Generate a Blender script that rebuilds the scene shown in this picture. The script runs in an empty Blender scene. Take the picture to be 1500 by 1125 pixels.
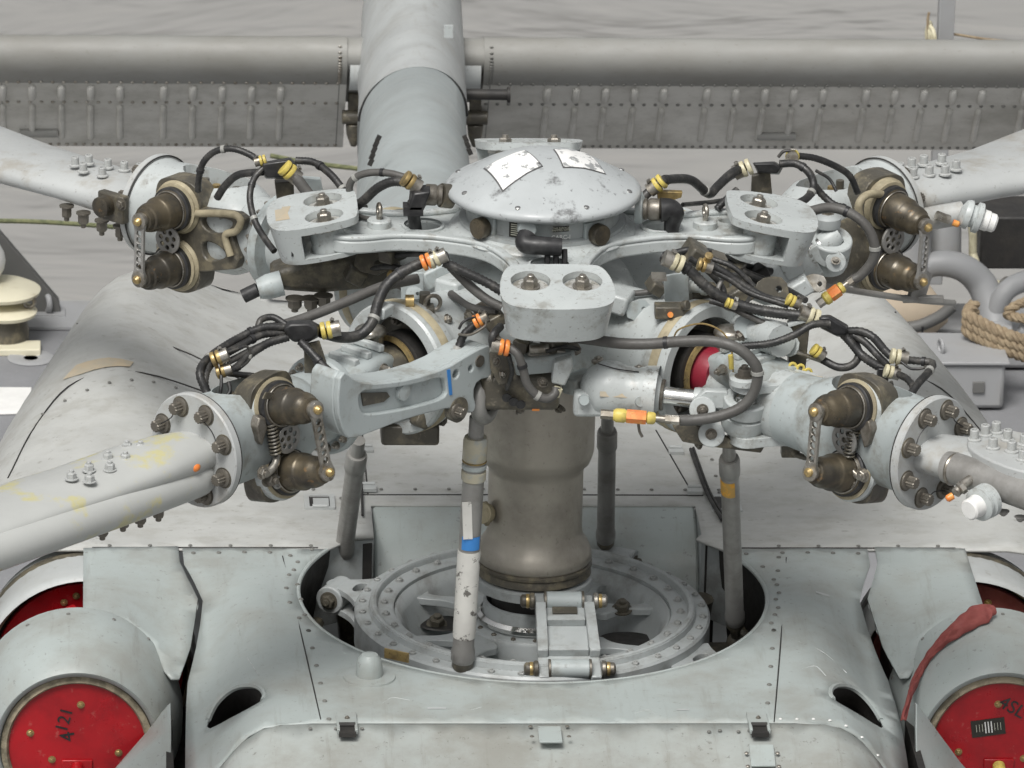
import bpy, bmesh, math, random
from math import *
from mathutils import Vector as V, Matrix as M, noise
from mathutils.geometry import delaunay_2d_cdt
random.seed(5)
SC=bpy.context.scene
COL=SC.collection
# ---------------------------------------------------------------- camera
CAM=((-1.235712,-17.967016,6.074501),(0.998160,-0.056134,0.022944),(-0.002211,0.344418,0.938814),(-0.060602,-0.937137,0.343660))
cd=bpy.data.cameras.new('camera'); cam=bpy.data.objects.new('camera',cd); COL.objects.link(cam); SC.camera=cam
cd.sensor_width=36; cd.lens=240; cd.clip_start=1; cd.clip_end=3000
mw=M.Identity(4)
for i in range(3):
    for j,v in enumerate((CAM[1],CAM[2],CAM[3])): mw[i][j]=v[i]
    mw[i][3]=CAM[0][i]
cam.matrix_world=mw
cd.dof.use_dof=True; cd.dof.focus_distance=18.6; cd.dof.aperture_fstop=20
# ---------------------------------------------------------------- light
SUN_EL,SUN_AZ=radians(58),radians(205)
w=bpy.data.worlds.new('World'); SC.world=w; w.use_nodes=True
nt=w.node_tree; bg=nt.nodes['Background']
sky=nt.nodes.new('ShaderNodeTexSky'); sky.sky_type='NISHITA'; sky.sun_disc=False
sky.sun_elevation=SUN_EL; sky.sun_rotation=SUN_AZ; sky.air_density=1.0; sky.dust_density=6.0; sky.ozone_density=1.0
hs=nt.nodes.new('ShaderNodeHueSaturation'); hs.inputs['Saturation'].default_value=0.08
nt.links.new(sky.outputs[0],hs.inputs['Color']); nt.links.new(hs.outputs[0],bg.inputs[0]); bg.inputs[1].default_value=0.09
sd=bpy.data.lights.new('sun','SUN'); so=bpy.data.objects.new('sun',sd); COL.objects.link(so)
sd.energy=2.1; sd.angle=radians(24); sd.color=(1,.97,.93)
sv=V((sin(SUN_AZ)*cos(SUN_EL),cos(SUN_AZ)*cos(SUN_EL),sin(SUN_EL)))
so.rotation_euler=sv.to_track_quat('Z','Y').to_euler()
SC.view_settings.view_transform='Standard'; SC.view_settings.look='None'
SC.view_settings.exposure=0.22; SC.view_settings.gamma=1
# ---------------------------------------------------------------- materials
def srgb(r,g,b):
    f=lambda c:(c/255/12.92 if c/255<=.04045 else ((c/255+.055)/1.055)**2.4)
    return (f(r),f(g),f(b),1)
def mat(name,col,rough=.5,metal=0,dirt=None,amt=.5,scale=5,thr=.5,soft=.15,stretch=(1,1,1),speck=None,speck_amt=.0,speck_scale=60,bump=.0,bscale=40,var=.06,coat=0,streak=None,streak_amt=.4,streak_dir=(7,.7,1),edge=None,edge_r=.006):
    m=bpy.data.materials.new(name); m.use_nodes=True; n=m.node_tree.nodes; l=m.node_tree.links
    b=n['Principled BSDF']; b.inputs['Roughness'].default_value=rough; b.inputs['Metallic'].default_value=metal
    if coat: b.inputs['Coat Weight'].default_value=coat; b.inputs['Coat Roughness'].default_value=.15
    tc=n.new('ShaderNodeTexCoord'); mp=n.new('ShaderNodeMapping'); mp.inputs['Scale'].default_value=stretch
    l.new(tc.outputs['Object'],mp.inputs[0])
    def nz(s,det=6,ro=.6):
        t=n.new('ShaderNodeTexNoise'); t.inputs['Scale'].default_value=s; t.inputs['Detail'].default_value=det; t.inputs['Roughness'].default_value=ro
        l.new(mp.outputs[0],t.inputs['Vector']); return t.outputs['Fac']
    def ramp(src,a,bb,v0=0,v1=1):
        r=n.new('ShaderNodeMapRange'); r.interpolation_type='SMOOTHSTEP'
        r.inputs['From Min'].default_value=a; r.inputs['From Max'].default_value=bb; r.inputs['To Min'].default_value=v0; r.inputs['To Max'].default_value=v1
        l.new(src,r.inputs['Value']); return r.outputs[0]
    def mix(fac,c1,c2):
        x=n.new('ShaderNodeMix'); x.data_type='RGBA'
        l.new(fac,x.inputs[0])
        for i,c in ((6,c1),(7,c2)):
            if isinstance(c,tuple): x.inputs[i].default_value=c
            else: l.new(c,x.inputs[i])
        return x.outputs[2]
    c0=tuple(max(0,v*(1-var)) for v in col[:3])+(1,); c1=tuple(min(1,v*(1+var)) for v in col[:3])+(1,)
    base=mix(ramp(nz(scale*.4,4),.35,.65),c0,c1)
    if dirt: base=mix(ramp(nz(scale,8,.68),thr-soft,thr+soft,0,amt),base,dirt)
    if speck: base=mix(ramp(nz(speck_scale,3,.7),.62,.70,0,speck_amt),base,speck)
    if edge:
        bv=n.new('ShaderNodeBevel'); bv.samples=4; bv.inputs['Radius'].default_value=edge_r
        gm=n.new('ShaderNodeNewGeometry'); dt=n.new('ShaderNodeVectorMath'); dt.operation='DOT_PRODUCT'
        l.new(bv.outputs[0],dt.inputs[0]); l.new(gm.outputs['Normal'],dt.inputs[1])
        ed=ramp(dt.outputs['Value'],.80,.985,1,0); nn_=ramp(nz(38,6,.7),.50,.60,0,.75)
        mu=n.new('ShaderNodeMath'); mu.operation='MULTIPLY'; l.new(ed,mu.inputs[0]); l.new(nn_,mu.inputs[1])
        base=mix(mu.outputs[0],base,edge)
    if streak:
        m2=n.new('ShaderNodeMapping'); m2.inputs['Scale'].default_value=streak_dir; l.new(tc.outputs['Object'],m2.inputs[0])
        t2=n.new('ShaderNodeTexNoise'); t2.inputs['Scale'].default_value=4; t2.inputs['Detail'].default_value=8; t2.inputs['Roughness'].default_value=.7; l.new(m2.outputs[0],t2.inputs['Vector'])
        base=mix(ramp(t2.outputs['Fac'],.54,.72,0,streak_amt),base,streak)
    l.new(base,b.inputs['Base Color'])
    rr=ramp(nz(scale*2.3,5),.3,.7,max(.02,rough-.1),min(1,rough+.12)); l.new(rr,b.inputs['Roughness'])
    if bump:
        bn=n.new('ShaderNodeBump'); bn.inputs['Strength'].default_value=bump; bn.inputs['Distance'].default_value=.004
        l.new(nz(bscale,6,.6),bn.inputs['Height']); l.new(bn.outputs[0],b.inputs['Normal'])
    return m
PAINT=mat('blue_grey_paint',(.385,.425,.425,1),.42,0,(.20,.19,.16,1),.7,9,.58,.10,speck=(.16,.16,.145,1),speck_amt=.45,speck_scale=45,bump=.12,bscale=90,edge=(.12,.11,.09,1))
PAINTC=mat('cowling_paint',(.36,.40,.39,1),.38,0,(.26,.25,.22,1),.6,3.4,.55,.14,speck=(.17,.165,.15,1),speck_amt=.5,speck_scale=55,bump=.14,bscale=26,streak=(.22,.215,.19,1),streak_amt=.4)
PAINTG=mat('grimy_cowling_paint',(.35,.375,.36,1),.45,0,(.23,.22,.19,1),.65,4.5,.50,.16,(1,1,1),speck=(.12,.11,.09,1),speck_amt=.5,speck_scale=50,bump=.14,bscale=40,streak=(.2,.19,.16,1),streak_amt=.45)
PAINTW=mat('weathered_roof_paint',(.43,.437,.42,1),.5,0,(.29,.28,.245,1),.45,13,.57,.12,(.65,1,1),speck=(.20,.19,.165,1),speck_amt=.45,speck_scale=44,bump=.25,bscale=30)
PAINTN=mat('nacelle_paint',(.44,.46,.455,1),.42,0,(.26,.25,.22,1),.5,2.4,.60,.15,speck=(.25,.24,.21,1),speck_amt=.4,speck_scale=26,bump=.10,bscale=30,streak=(.30,.29,.26,1),streak_amt=.4)
PAINTS=mat('gearbox_grey_paint',(.37,.395,.395,1),.40,0,(.17,.165,.145,1),.6,9,.58,.12,speck=(.45,.45,.42,1),speck_amt=.3,bump=.15,edge=(.12,.11,.09,1))
PAINTWT=mat('hub_light_grey_paint',(.455,.485,.48,1),.34,0,(.22,.21,.18,1),.7,11,.61,.09,speck=(.17,.16,.14,1),speck_amt=.65,speck_scale=70,bump=.1,bscale=110,edge=(.12,.11,.09,1))
DOME=mat('dome_paint',(.43,.455,.46,1),.38,0,(.10,.10,.10,1),.8,11,.63,.06,speck=(.12,.12,.12,1),speck_amt=.7,speck_scale=40,bump=.15,bscale=80)
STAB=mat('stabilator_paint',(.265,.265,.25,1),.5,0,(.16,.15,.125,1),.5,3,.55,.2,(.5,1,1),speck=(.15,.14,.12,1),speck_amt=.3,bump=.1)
STABS=mat('ribbed_skin_bounce_lit',(.62,.61,.57,1),.5,0,(.22,.21,.175,1),.6,4,.55,.18,(.6,1,1),speck=(.2,.19,.16,1),speck_amt=.3,bump=.1)  # underside paler than the nose: reflected light is put into its colour
FIN=mat('pylon_paint',(.385,.425,.425,1),.4,0,(.30,.32,.31,1),.5,2,.55,.2,bump=.05)
BLADE=mat('blade_paint',(.42,.435,.43,1),.4,0,(.30,.275,.23,1),.7,6,.58,.1,(1,1,1),speck=(.18,.17,.15,1),speck_amt=.5,bump=.12)
BLADEY=mat('scuffed_blade_paint',(.42,.43,.415,1),.42,0,(.50,.46,.20,1),.75,6,.58,.05,bump=.12)
MAST=mat('brown_grey_mast',(.43,.40,.345,1),.40,.45,(.10,.09,.075,1),.5,5,.55,.2,speck=(.07,.06,.05,1),speck_amt=.25,bump=.05)
CHIP=mat('silvery_washer',(.60,.59,.56,1),.34,.55,(.30,.28,.23,1),.8,45,.54,.06,bump=.3)
STEEL=mat('worn_steel',(.42,.40,.36,1),.36,.8,(.14,.115,.08,1),.7,20,.52,.12,bump=.1)
BOLTG=mat('dull_bolt_steel',(.22,.205,.18,1),.42,.6,(.09,.075,.05,1),.6,40,.5,.12)
BOLTP=mat('painted_bolt_head',(.33,.345,.34,1),.45,0,(.15,.13,.1,1),.7,40,.55,.1)
BRONZE=mat('dark_bronze_pin',(.135,.112,.075,1),.36,.5,(.055,.052,.046,1),.85,9,.50,.12,speck=(.30,.18,.08,1),speck_amt=.6,speck_scale=20,bump=.2)
GREASE=mat('greasy_casting',(.085,.078,.062,1),.38,.1,(.20,.175,.12,1),.8,16,.56,.1,speck=(.28,.25,.19,1),speck_amt=.4,speck_scale=30,bump=.5,bscale=45)
TAN=mat('tan_sealant',(.42,.37,.25,1),.6,0,(.18,.15,.1,1),.6,16,.5,.15,bump=.3)
GOLD=mat('brass_fitting',(.46,.34,.15,1),.36,.65,(.15,.12,.08,1),.6,40,.55,.1)
YEL=mat('yellow_clamp_band',(.62,.50,.12,1),.42,0,(.28,.22,.08,1),.5,40,.55,.12)
ORA=mat('orange_sealed_nut',(.75,.22,.05,1),.35,0,(.6,.4,.1,1),.6,50,.55,.1)
AMB=mat('amber_paint_mark',(.75,.38,.04,1),.5,0,(.45,.3,.1,1),.7,30,.5,.05)
TAG=mat('grey_tape',(.30,.30,.28,1),.5)
CREAM=mat('beige_clamp_band',(.58,.54,.38,1),.45,0,(.3,.26,.16,1),.5,40,.55,.1)
BLACK=mat('black_rubber',(.018,.018,.019,1),.42,0,(.05,.05,.05,1),.6,25,.55,.1,bump=.1)
HOSE=mat('dark_hose',(.022,.022,.022,1),.40,0,(.10,.095,.085,1),.6,22,.56,.1,bump=.4,bscale=120)
HOSEG=mat('grey_hose',(.095,.093,.087,1),.5,0,(.07,.065,.06,1),.6,18,.5,.14,bump=.3,bscale=120)
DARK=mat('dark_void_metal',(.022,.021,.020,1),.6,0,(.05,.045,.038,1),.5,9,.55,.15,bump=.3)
RED=mat('red_cover_paint',(.42,.006,.012,1),.36,0,(.24,.006,.010,1),.8,6,.53,.15,speck=(.50,.22,.18,1),speck_amt=.22,speck_scale=40,coat=.15,bump=.08)
GASK=mat('tan_gasket',(.36,.31,.22,1),.75,0,(.13,.115,.08,1),.8,22,.52,.1,bump=.5)
STRAP=mat('faded_red_strap',(.25,.065,.055,1),.75,0,(.2,.04,.04,1),.6,20,.5,.15,bump=.3)
MAROON=mat('maroon_elastomer',(.26,.012,.03,1),.5,0,(.15,.01,.02,1),.5,12)
CHROME=mat('polished_rod',(.72,.72,.70,1),.16,1,(.4,.36,.28,1),.6,25,.6,.06)
WHITE=mat('white_plastic',(.80,.80,.78,1),.4,0,(.6,.6,.58,1),.5,12)
STICK=mat('peeling_sticker',(.82,.82,.80,1),.45,0,(.30,.31,.31,1),1,26,.56,.03,bump=.2)
SEDGE=mat('sticker_border',(.10,.10,.10,1),.5)
BLUE=mat('blue_tape',(.05,.24,.62,1),.5)
PLATE=mat('black_data_plate',(.03,.028,.022,1),.4)
PRINT=mat('pale_print',(.62,.62,.52,1),.5)
TANL=mat('tan_bare_patch',(.48,.40,.28,1),.6,0,(.38,.36,.3,1),.6,20)
WHROD=mat('chipped_white_rod',(.68,.67,.63,1),.45,0,(.10,.09,.08,1),.9,26,.585,.02,bump=.3)
RODG=mat('grey_rod',(.31,.305,.29,1),.4,.3,(.12,.11,.095,1),.5,9,.55,.15)
BEIGEP=mat('beige_paint_band',(.46,.43,.33,1),.5,0,(.36,.38,.37,1),.8,14,.56,.05)
DECKM=mat('nonskid_deck',(.235,.24,.25,1),.85,0,(.17,.17,.175,1),.6,1.6,.5,.2,speck=(.36,.36,.36,1),speck_amt=.35,speck_scale=60,bump=.6,bscale=60)
SHIP=mat('ship_grey_paint',(.33,.335,.34,1),.5,0,(.25,.235,.2,1),.6,2.5,.6,.15)
SHIPD=mat('dark_ship_plate',(.135,.135,.128,1),.6,0,(.1,.1,.1,1),.5,2)
CREAMP=mat('cream_painted_metal',(.72,.68,.52,1),.5,0,(.35,.28,.15,1),.5,5,.62,.08)
RAFT=mat('cream_canister',(.60,.50,.38,1),.5,0,(.5,.42,.32,1),.5,3)
ROPE=mat('tan_rope',(.33,.26,.17,1),.85,0,(.18,.13,.08,1),.6,25,bump=1,bscale=80)
GROPE=mat('green_rope',(.10,.115,.06,1),.85,0,(.3,.3,.15,1),.5,30)
STRIPE=mat('white_deck_marking',(.78,.78,.76,1),.7,0,(.6,.6,.58,1),.5,6)
# water
WAT=bpy.data.materials.new('grey_sea_water'); WAT.use_nodes=True
_n=WAT.node_tree.nodes; _l=WAT.node_tree.links; _b=_n['Principled BSDF']
_b.inputs['Base Color'].default_value=(.30,.295,.28,1); _b.inputs['Roughness'].default_value=.22
_tc=_n.new('ShaderNodeTexCoord'); _mp=_n.new('ShaderNodeMapping'); _mp.inputs['Scale'].default_value=(.5,1,1); _l.new(_tc.outputs['Object'],_mp.inputs[0])
_t=_n.new('ShaderNodeTexNoise'); _t.inputs['Scale'].default_value=.42; _t.inputs['Detail'].default_value=4; _t.inputs['Distortion'].default_value=.8; _l.new(_mp.outputs[0],_t.inputs['Vector'])
_bn=_n.new('ShaderNodeBump'); _bn.inputs['Strength'].default_value=.85; _bn.inputs['Distance'].default_value=.34; _l.new(_t.outputs['Fac'],_bn.inputs['Height']); _l.new(_bn.outputs[0],_b.inputs['Normal'])
# ---------------------------------------------------------------- helpers
WM={}
def link(name,data,m=None,parent=None):
    o=bpy.data.objects.new(name,data); COL.objects.link(o)
    if parent is not None:
        o.parent=parent; o.matrix_parent_inverse=WM[parent.name].inverted()
    if m is not None and data is not None and not data.materials: data.materials.append(m)
    WM[o.name]=M.Identity(4)
    return o
def thing(name,label,cat,loc=(0,0,0),group=None):
    o=bpy.data.objects.new(name,None); COL.objects.link(o); o.location=loc; o.empty_display_size=.1
    WM[o.name]=M.Translation(V(loc)); o['label']=label; o['category']=cat
    if group: o['group']=group
    return o
def tag(o,label,cat,group=None):
    o['label']=label; o['category']=cat
    if group: o['group']=group
    return o
def axes(d,up=None):
    z=V(d).normalized(); a=V(up) if up is not None else (V((0,0,1)) if abs(z.z)<.9 else V((0,1,0)))
    x=a.cross(z).normalized(); y=z.cross(x); return x,y,z
def frame(p,d,up=None):
    x,y,z=axes(d,up); m=M.Identity(4)
    for i in range(3): m[i][0]=x[i]; m[i][1]=y[i]; m[i][2]=z[i]; m[i][3]=p[i]
    return m
def smooth_path(pts,k=6):
    P=[V(p) for p in pts]
    if len(P)<3: return P
    out=[]
    for i in range(len(P)-1):
        p0=P[i-1] if i>0 else 2*P[0]-P[1]; p1=P[i]; p2=P[i+1]; p3=P[i+2] if i+2<len(P) else 2*P[-1]-P[-2]
        for j in range(k):
            t=j/k; out.append(.5*((2*p1)+(p2-p0)*t+(2*p0-5*p1+4*p2-p3)*t*t+(3*p1-p0-3*p2+p3)*t**3))
    out.append(P[-1]); return out
class B:
    def __init__(s): s.b=bmesh.new()
    def ring_loft(s,rings,closed=True,cap=True):
        vs=[[s.b.verts.new(p) for p in r] for r in rings]; n=len(vs[0])
        for a,b in zip(vs,vs[1:]):
            for i in range(n if closed else n-1):
                try: s.b.faces.new((a[i],a[(i+1)%n],b[(i+1)%n],b[i]))
                except ValueError: pass
        if cap and closed:
            s.b.faces.new(vs[0][::-1]); s.b.faces.new(vs[-1])
        return s
    def lathe(s,prof,o=(0,0,0),d=(0,0,1),n=40,a0=0,a1=2*pi,cap=True):
        x,y,z=axes(d); o=V(o); full=abs(a1-a0-2*pi)<1e-6; rings=[]
        k=n if full else n+1
        prof=[(max(r,.0004),h) for r,h in prof]
        for r,h in prof:
            rings.append([o+z*h+(x*cos(a0+(a1-a0)*i/n)+y*sin(a0+(a1-a0)*i/n))*r for i in range(k)])
        s.ring_loft(rings,closed=full,cap=cap and full); return s
    def cyl(s,p,q,r,r2=None,n=20):
        p=V(p);q=V(q);L=(q-p).length; r2=r if r2 is None else r2
        return s.lathe([(r,0),(r2,L)],p,q-p,n)
    def tube(s,pts,r,n=10,k=6,rib=0,cap=True):
        P=smooth_path(pts,k) if k else [V(p) for p in pts]
        if rib:
            # resample densely for corrugation
            Q=[P[0]]
            for a,b in zip(P,P[1:]):
                m=max(1,int((b-a).length/(rib*.5)))
                for j in range(1,m+1): Q.append(a.lerp(b,j/m))
            P=Q
        x,y,z=axes(P[1]-P[0]); rings=[]
        for i,p in enumerate(P):
            t=(P[min(i+1,len(P)-1)]-P[max(i-1,0)]).normalized()
            x=(x-t*x.dot(t)).normalized(); y=t.cross(x)
            rr=r(i/(len(P)-1)) if callable(r) else r
            if rib and i%2: rr*=.86
            rings.append([p+(x*cos(2*pi*j/n)+y*sin(2*pi*j/n))*rr for j in range(n)])
        return s.ring_loft(rings,cap=cap)
    def box(s,c,sz,m=None):
        c=V(c); v=[]
        for dz in (-1,1):
            for dx,dy in ((-1,-1),(1,-1),(1,1),(-1,1)):
                p=V((dx*sz[0]/2,dy*sz[1]/2,dz*sz[2]/2))
                if m is not None: p=m@p
                v.append(s.b.verts.new(p+c))
        for f in ((3,2,1,0),(4,5,6,7),(0,1,5,4),(1,2,6,5),(2,3,7,6),(3,0,4,7)): s.b.faces.new([v[i] for i in f])
        return s
    def plate(s,outer,holes,z0,z1,m=None):
        m=m or M.Identity(4)
        co=[];ed=[]
        loops=[]
        for lp in [outer]+list(holes):
            st=len(co); co+=[V((p[0],p[1])) for p in lp]; k=len(lp)
            ed+=[(st+i,st+(i+1)%k) for i in range(k)]; loops.append(list(range(st,st+k)))
        r=delaunay_2d_cdt(co,ed,[],0,1e-6)
        vv,ff=r[0],r[2]; om=r[3]
        def inside(pt,lp):
            c=False;n=len(lp)
            for i in range(n):
                a=lp[i];b=lp[(i+1)%n]
                if (a[1]>pt[1])!=(b[1]>pt[1]) and pt[0]<(b[0]-a[0])*(pt[1]-a[1])/(b[1]-a[1])+a[0]: c=not c
            return c
        top=[s.b.verts.new(m@V((v[0],v[1],z1))) for v in vv]; bot=[s.b.verts.new(m@V((v[0],v[1],z0))) for v in vv]
        cnt={}
        for f in ff:
            c=sum((vv[i] for i in f),V((0,0)))/len(f)
            if inside(c,outer) and not any(inside(c,h) for h in holes):
                s.b.faces.new([top[i] for i in f]); s.b.faces.new([bot[i] for i in reversed(f)])
                for i in range(len(f)):
                    a,b=f[i],f[(i+1)%len(f)]; 
                    if (b,a) in cnt: del cnt[(b,a)]
                    else: cnt[(a,b)]=1
        for a,b in cnt: s.b.faces.new((top[b],top[a],bot[a],bot[b]))
        for v in list(s.b.verts):
            if not v.link_faces: s.b.verts.remove(v)
        return s
    def sheet(s,outer,holes,zf,sp,keep=None):
        def dens(lp):
            o=[]
            for i in range(len(lp)):
                a=V(lp[i]);b=V(lp[(i+1)%len(lp)]); k=max(1,int((b-a).length/sp))
                o+=[a.lerp(b,j/k) for j in range(k)]
            return o
        outer=dens(outer); holes=[dens(h) for h in holes]
        co=[];ed=[]
        for lp in [outer]+holes:
            st=len(co); co+=lp; k=len(lp); ed+=[(st+i,st+(i+1)%k) for i in range(k)]
        def inside(pt,lp):
            c=False;n=len(lp)
            for i in range(n):
                a=lp[i];b=lp[(i+1)%n]
                if (a[1]>pt[1])!=(b[1]>pt[1]) and pt[0]<(b[0]-a[0])*(pt[1]-a[1])/(b[1]-a[1])+a[0]: c=not c
            return c
        xs=[p[0] for p in outer]; ys=[p[1] for p in outer]
        x=min(xs); row=0
        while x<max(xs):
            y=min(ys)+(row%2)*sp*.5
            while y<max(ys):
                p=V((x,y))
                if inside(p,outer) and not any(inside(p,h) for h in holes) and min((p-q).length for q in co[:len(ed)])>sp*.55: co.append(p)
                y+=sp
            x+=sp*.87; row+=1
        r=delaunay_2d_cdt(co,ed,[],0,1e-6); vv,ff=r[0],r[2]
        vs=[s.b.verts.new(V((v[0],v[1],zf(v[0],v[1])))) for v in vv]
        for f in ff:
            c=sum((vv[i] for i in f),V((0,0)))/len(f)
            if inside(c,outer) and not any(inside(c,h) for h in holes): s.b.faces.new([vs[i] for i in f])
        for v in list(s.b.verts):
            if not v.link_faces: s.b.verts.remove(v)
        return s
    def ball(s,c,r,sc=(1,1,1),n=16):
        c=V(c); rings=[]
        for i in range(n//2+1):
            a=-pi/2+pi*i/(n//2); rr=max(cos(a),.002)
            rings.append([c+V((rr*cos(2*pi*j/n)*r*sc[0],rr*sin(2*pi*j/n)*r*sc[1],sin(a)*r*sc[2])) for j in range(n)])
        return s.ring_loft(rings)
    def torus(s,c,d,R,r,n=32,k=10,a0=0,a1=2*pi):
        x,y,z=axes(d); c=V(c); full=abs(a1-a0-2*pi)<1e-6; pts=[]
        N=n if full else n+1
        rings=[]
        for i in range(N+(1 if full else 0)):
            a=a0+(a1-a0)*i/n; e=x*cos(a)+y*sin(a)
            rings.append([c+e*(R+r*cos(2*pi*j/k))+z*r*sin(2*pi*j/k) for j in range(k)])
        return s.ring_loft(rings,cap=not full)
    def mesh(s,name,ang=38,weld=True):
        if weld: bmesh.ops.remove_doubles(s.b,verts=s.b.verts,dist=1e-5)
        bmesh.ops.recalc_face_normals(s.b,faces=s.b.faces)
        me=bpy.data.meshes.new(name); s.b.to_mesh(me); s.b.free()
        me.polygons.foreach_set('use_smooth',[True]*len(me.polygons)); me.set_sharp_from_angle(angle=radians(ang)); me.update()
        return me
    def out(s,name,m,parent=None,bevel=0,ang=38,seg=2,stuff=False,solid=0,weld=True,kind=None):
        o=link(name,s.mesh(name,ang,weld),m,parent)
        if solid:
            md=o.modifiers.new('solid','SOLIDIFY'); md.thickness=solid; md.offset=-1
        if bevel:
            md=o.modifiers.new('bevel','BEVEL'); md.width=bevel; md.segments=seg; md.limit_method='ANGLE'; md.angle_limit=radians(35); md.harden_normals=False
        if stuff: o['kind']='stuff'
        if kind: o['kind']=kind
        return o
def cut(o,cb):
    """subtract the shape cb from o for good"""
    c=bpy.data.objects.new('cutter',cb.mesh('cutter')); COL.objects.link(c)
    md=o.modifiers.new('cut','BOOLEAN'); md.operation='DIFFERENCE'; md.solver='EXACT'; md.object=c
    bpy.context.view_layer.update()
    dg=bpy.context.evaluated_depsgraph_get(); me=bpy.data.meshes.new_from_object(o.evaluated_get(dg))
    o.modifiers.clear(); o.data=me; me.polygons.foreach_set('use_smooth',[True]*len(me.polygons)); me.set_sharp_from_angle(angle=radians(38))
    bpy.data.objects.remove(c); return o
def bev(o,wd=.003,seg=2):
    md=o.modifiers.new('bevel','BEVEL'); md.width=wd; md.segments=seg; md.limit_method='ANGLE'; md.angle_limit=radians(35); return o
def circ(cx,cy,r,n=24,ry=None): return [(cx+r*cos(2*pi*i/n),cy+(ry or r)*sin(2*pi*i/n)) for i in range(n)]
def rrect(x0,y0,x1,y1,r,n=5):
    o=[]
    for cx,cy,a in ((x1-r,y1-r,0),(x0+r,y1-r,90),(x0+r,y0+r,180),(x1-r,y0+r,270)):
        for i in range(n+1): t=radians(a+90*i/n); o.append((cx+r*cos(t),cy+r*sin(t)))
    return o
def chaikin(p,k=2,closed=True):
    for _ in range(k):
        q=[]
        n=len(p)
        for i in range(n if closed else n-1):
            a=V(p[i]);b=V(p[(i+1)%n]); q+=[a.lerp(b,.25),a.lerp(b,.75)]
        p=q
    return [tuple(v) for v in p]
# shared small meshes -------------------------------------------------
def mk_hex():
    b=B(); b.lathe([(1.35,0),(1.35,.12)],n=20); b.lathe([(1,.12),(1,.75),(.86,.88)],n=6); b.lathe([(.5,.88),(.5,1.15),(.42,1.2)],n=12); return b.mesh('hex_bolt',30)
def mk_sock():
    b=B(); b.lathe([(1.5,0),(1.5,.2),(1.15,.3)],n=20); b.lathe([(1,.3),(1,1.3),(.9,1.4),(.6,1.4),(.55,1.0)],n=20); return b.mesh('socket_bolt',30)
def mk_12():
    b=B(); b.lathe([(1.55,0),(1.5,.25),(1.2,.35)],n=20)
    rings=[]
    for h in (.35,1.3,1.42):
        rings.append([V(((1 if i%2 else .82)*cos(2*pi*i/24)*(1 if h<1.4 else .85),(1 if i%2 else .82)*sin(2*pi*i/24)*(1 if h<1.4 else .85),h)) for i in range(24)])
    b.ring_loft(rings); return b.mesh('flange_bolt',30)
def mk_flat():
    b=B(); b.lathe([(1,0),(.92,.3),(.55,.5),(.2,.55)],n=12); return b.mesh('rivet')
MESH={'hex':mk_hex(),'sock':mk_sock(),'star':mk_12(),'riv':mk_flat()}
_mc={}
def bolt(kind,p,d,r,m,parent,name='bolt',h=None,spin=None):
    key=(kind,m.name)
    if key not in _mc:
        me=MESH[kind].copy(); me.materials.clear(); me.materials.append(m); _mc[key]=me
    o=bpy.data.objects.new(name,_mc[key]); COL.objects.link(o)
    o.parent=parent; o.matrix_parent_inverse=WM[parent.name].inverted()
    o.matrix_basis=frame(V(p),d)@M.Rotation(random.random()*3 if spin is None else spin,4,'Z')@M.Diagonal((r,r,h or r,1))
    return o
def rivets(pts,r,m,parent,name='rivets',up=None):
    b=B()
    for p in pts:
        q,d=(V(p[0]),V(p[1])) if isinstance(p[0],(tuple,V)) and len(p)==2 else (V(p),V((0,0,1)))
        b.lathe([(r,0),(r*.8,r*.45),(r*.3,r*.6)],q,d,8)
    return b.out(name,m,parent,stuff=True,weld=False)
def text(s,mm,size,m,parent,name='lettering',ext=.0006,bold=0):
    cu=bpy.data.curves.new(name,'FONT'); cu.body=s; cu.size=size; cu.extrude=ext; cu.align_x='CENTER'; cu.align_y='CENTER'; cu.offset=bold; cu.space_line=.8
    o=bpy.data.objects.new('tmp',cu); COL.objects.link(o); bpy.context.view_layer.update()
    me=bpy.data.meshes.new_from_object(o.evaluated_get(bpy.context.evaluated_depsgraph_get())); bpy.data.objects.remove(o)
    me.transform(mm); me.materials.clear(); me.materials.append(m)
    return link(name,me,m,parent)
def rope(b,pts,r,tw=.09):
    P=smooth_path(pts,10); x,y,z=axes(P[1]-P[0]); S=[[],[],[]]; L=0
    Q=[P[0]]
    for a,c in zip(P,P[1:]):
        m=max(1,int((c-a).length/(tw/8)))
        for j in range(1,m+1): Q.append(a.lerp(c,j/m))
    for i,p in enumerate(Q):
        t=(Q[min(i+1,len(Q)-1)]-Q[max(i-1,0)]).normalized(); x=(x-t*x.dot(t)).normalized(); y=t.cross(x)
        if i: L+=(p-Q[i-1]).length
        for k in range(3):
            a=2*pi*(L/tw+k/3); S[k].append(p+(x*cos(a)+y*sin(a))*r*.52)
    for q in S: b.tube(q,r*.56,7,k=0)
# ring of a hose clamp
def clamp(p,d,r,m,parent,w=.018,name='clamp'):
    b=B(); p=V(p); d=V(d).normalized()
    for s in (-1,1): b.lathe([(r,-w*.5),(r*1.28,-w*.42),(r*1.36,0),(r*1.28,w*.42),(r,w*.5)],p+d*s*w*.62,d,16)
    o=b.out(name,m,parent)
    x,y,z=axes(d)
    q=B(); q.lathe([(r*1.1,-w*.9),(r*1.2,-w*.9),(r*1.2,w*.9),(r*1.1,w*.9)],p+d*w*1.9,d,16)
    q.box(p+d*w*1.5+y*r*1.45,(w*1.2,w*.25,w*.9),frame((0,0,0),d).to_3x3()); q.cyl(p+d*w*1.5+y*r*1.5-x*w*.6,p+d*w*1.5+y*r*1.5+x*w*.9,w*.22,n=8)
    q.out('clamp_screw',STEEL,o); return o
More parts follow.
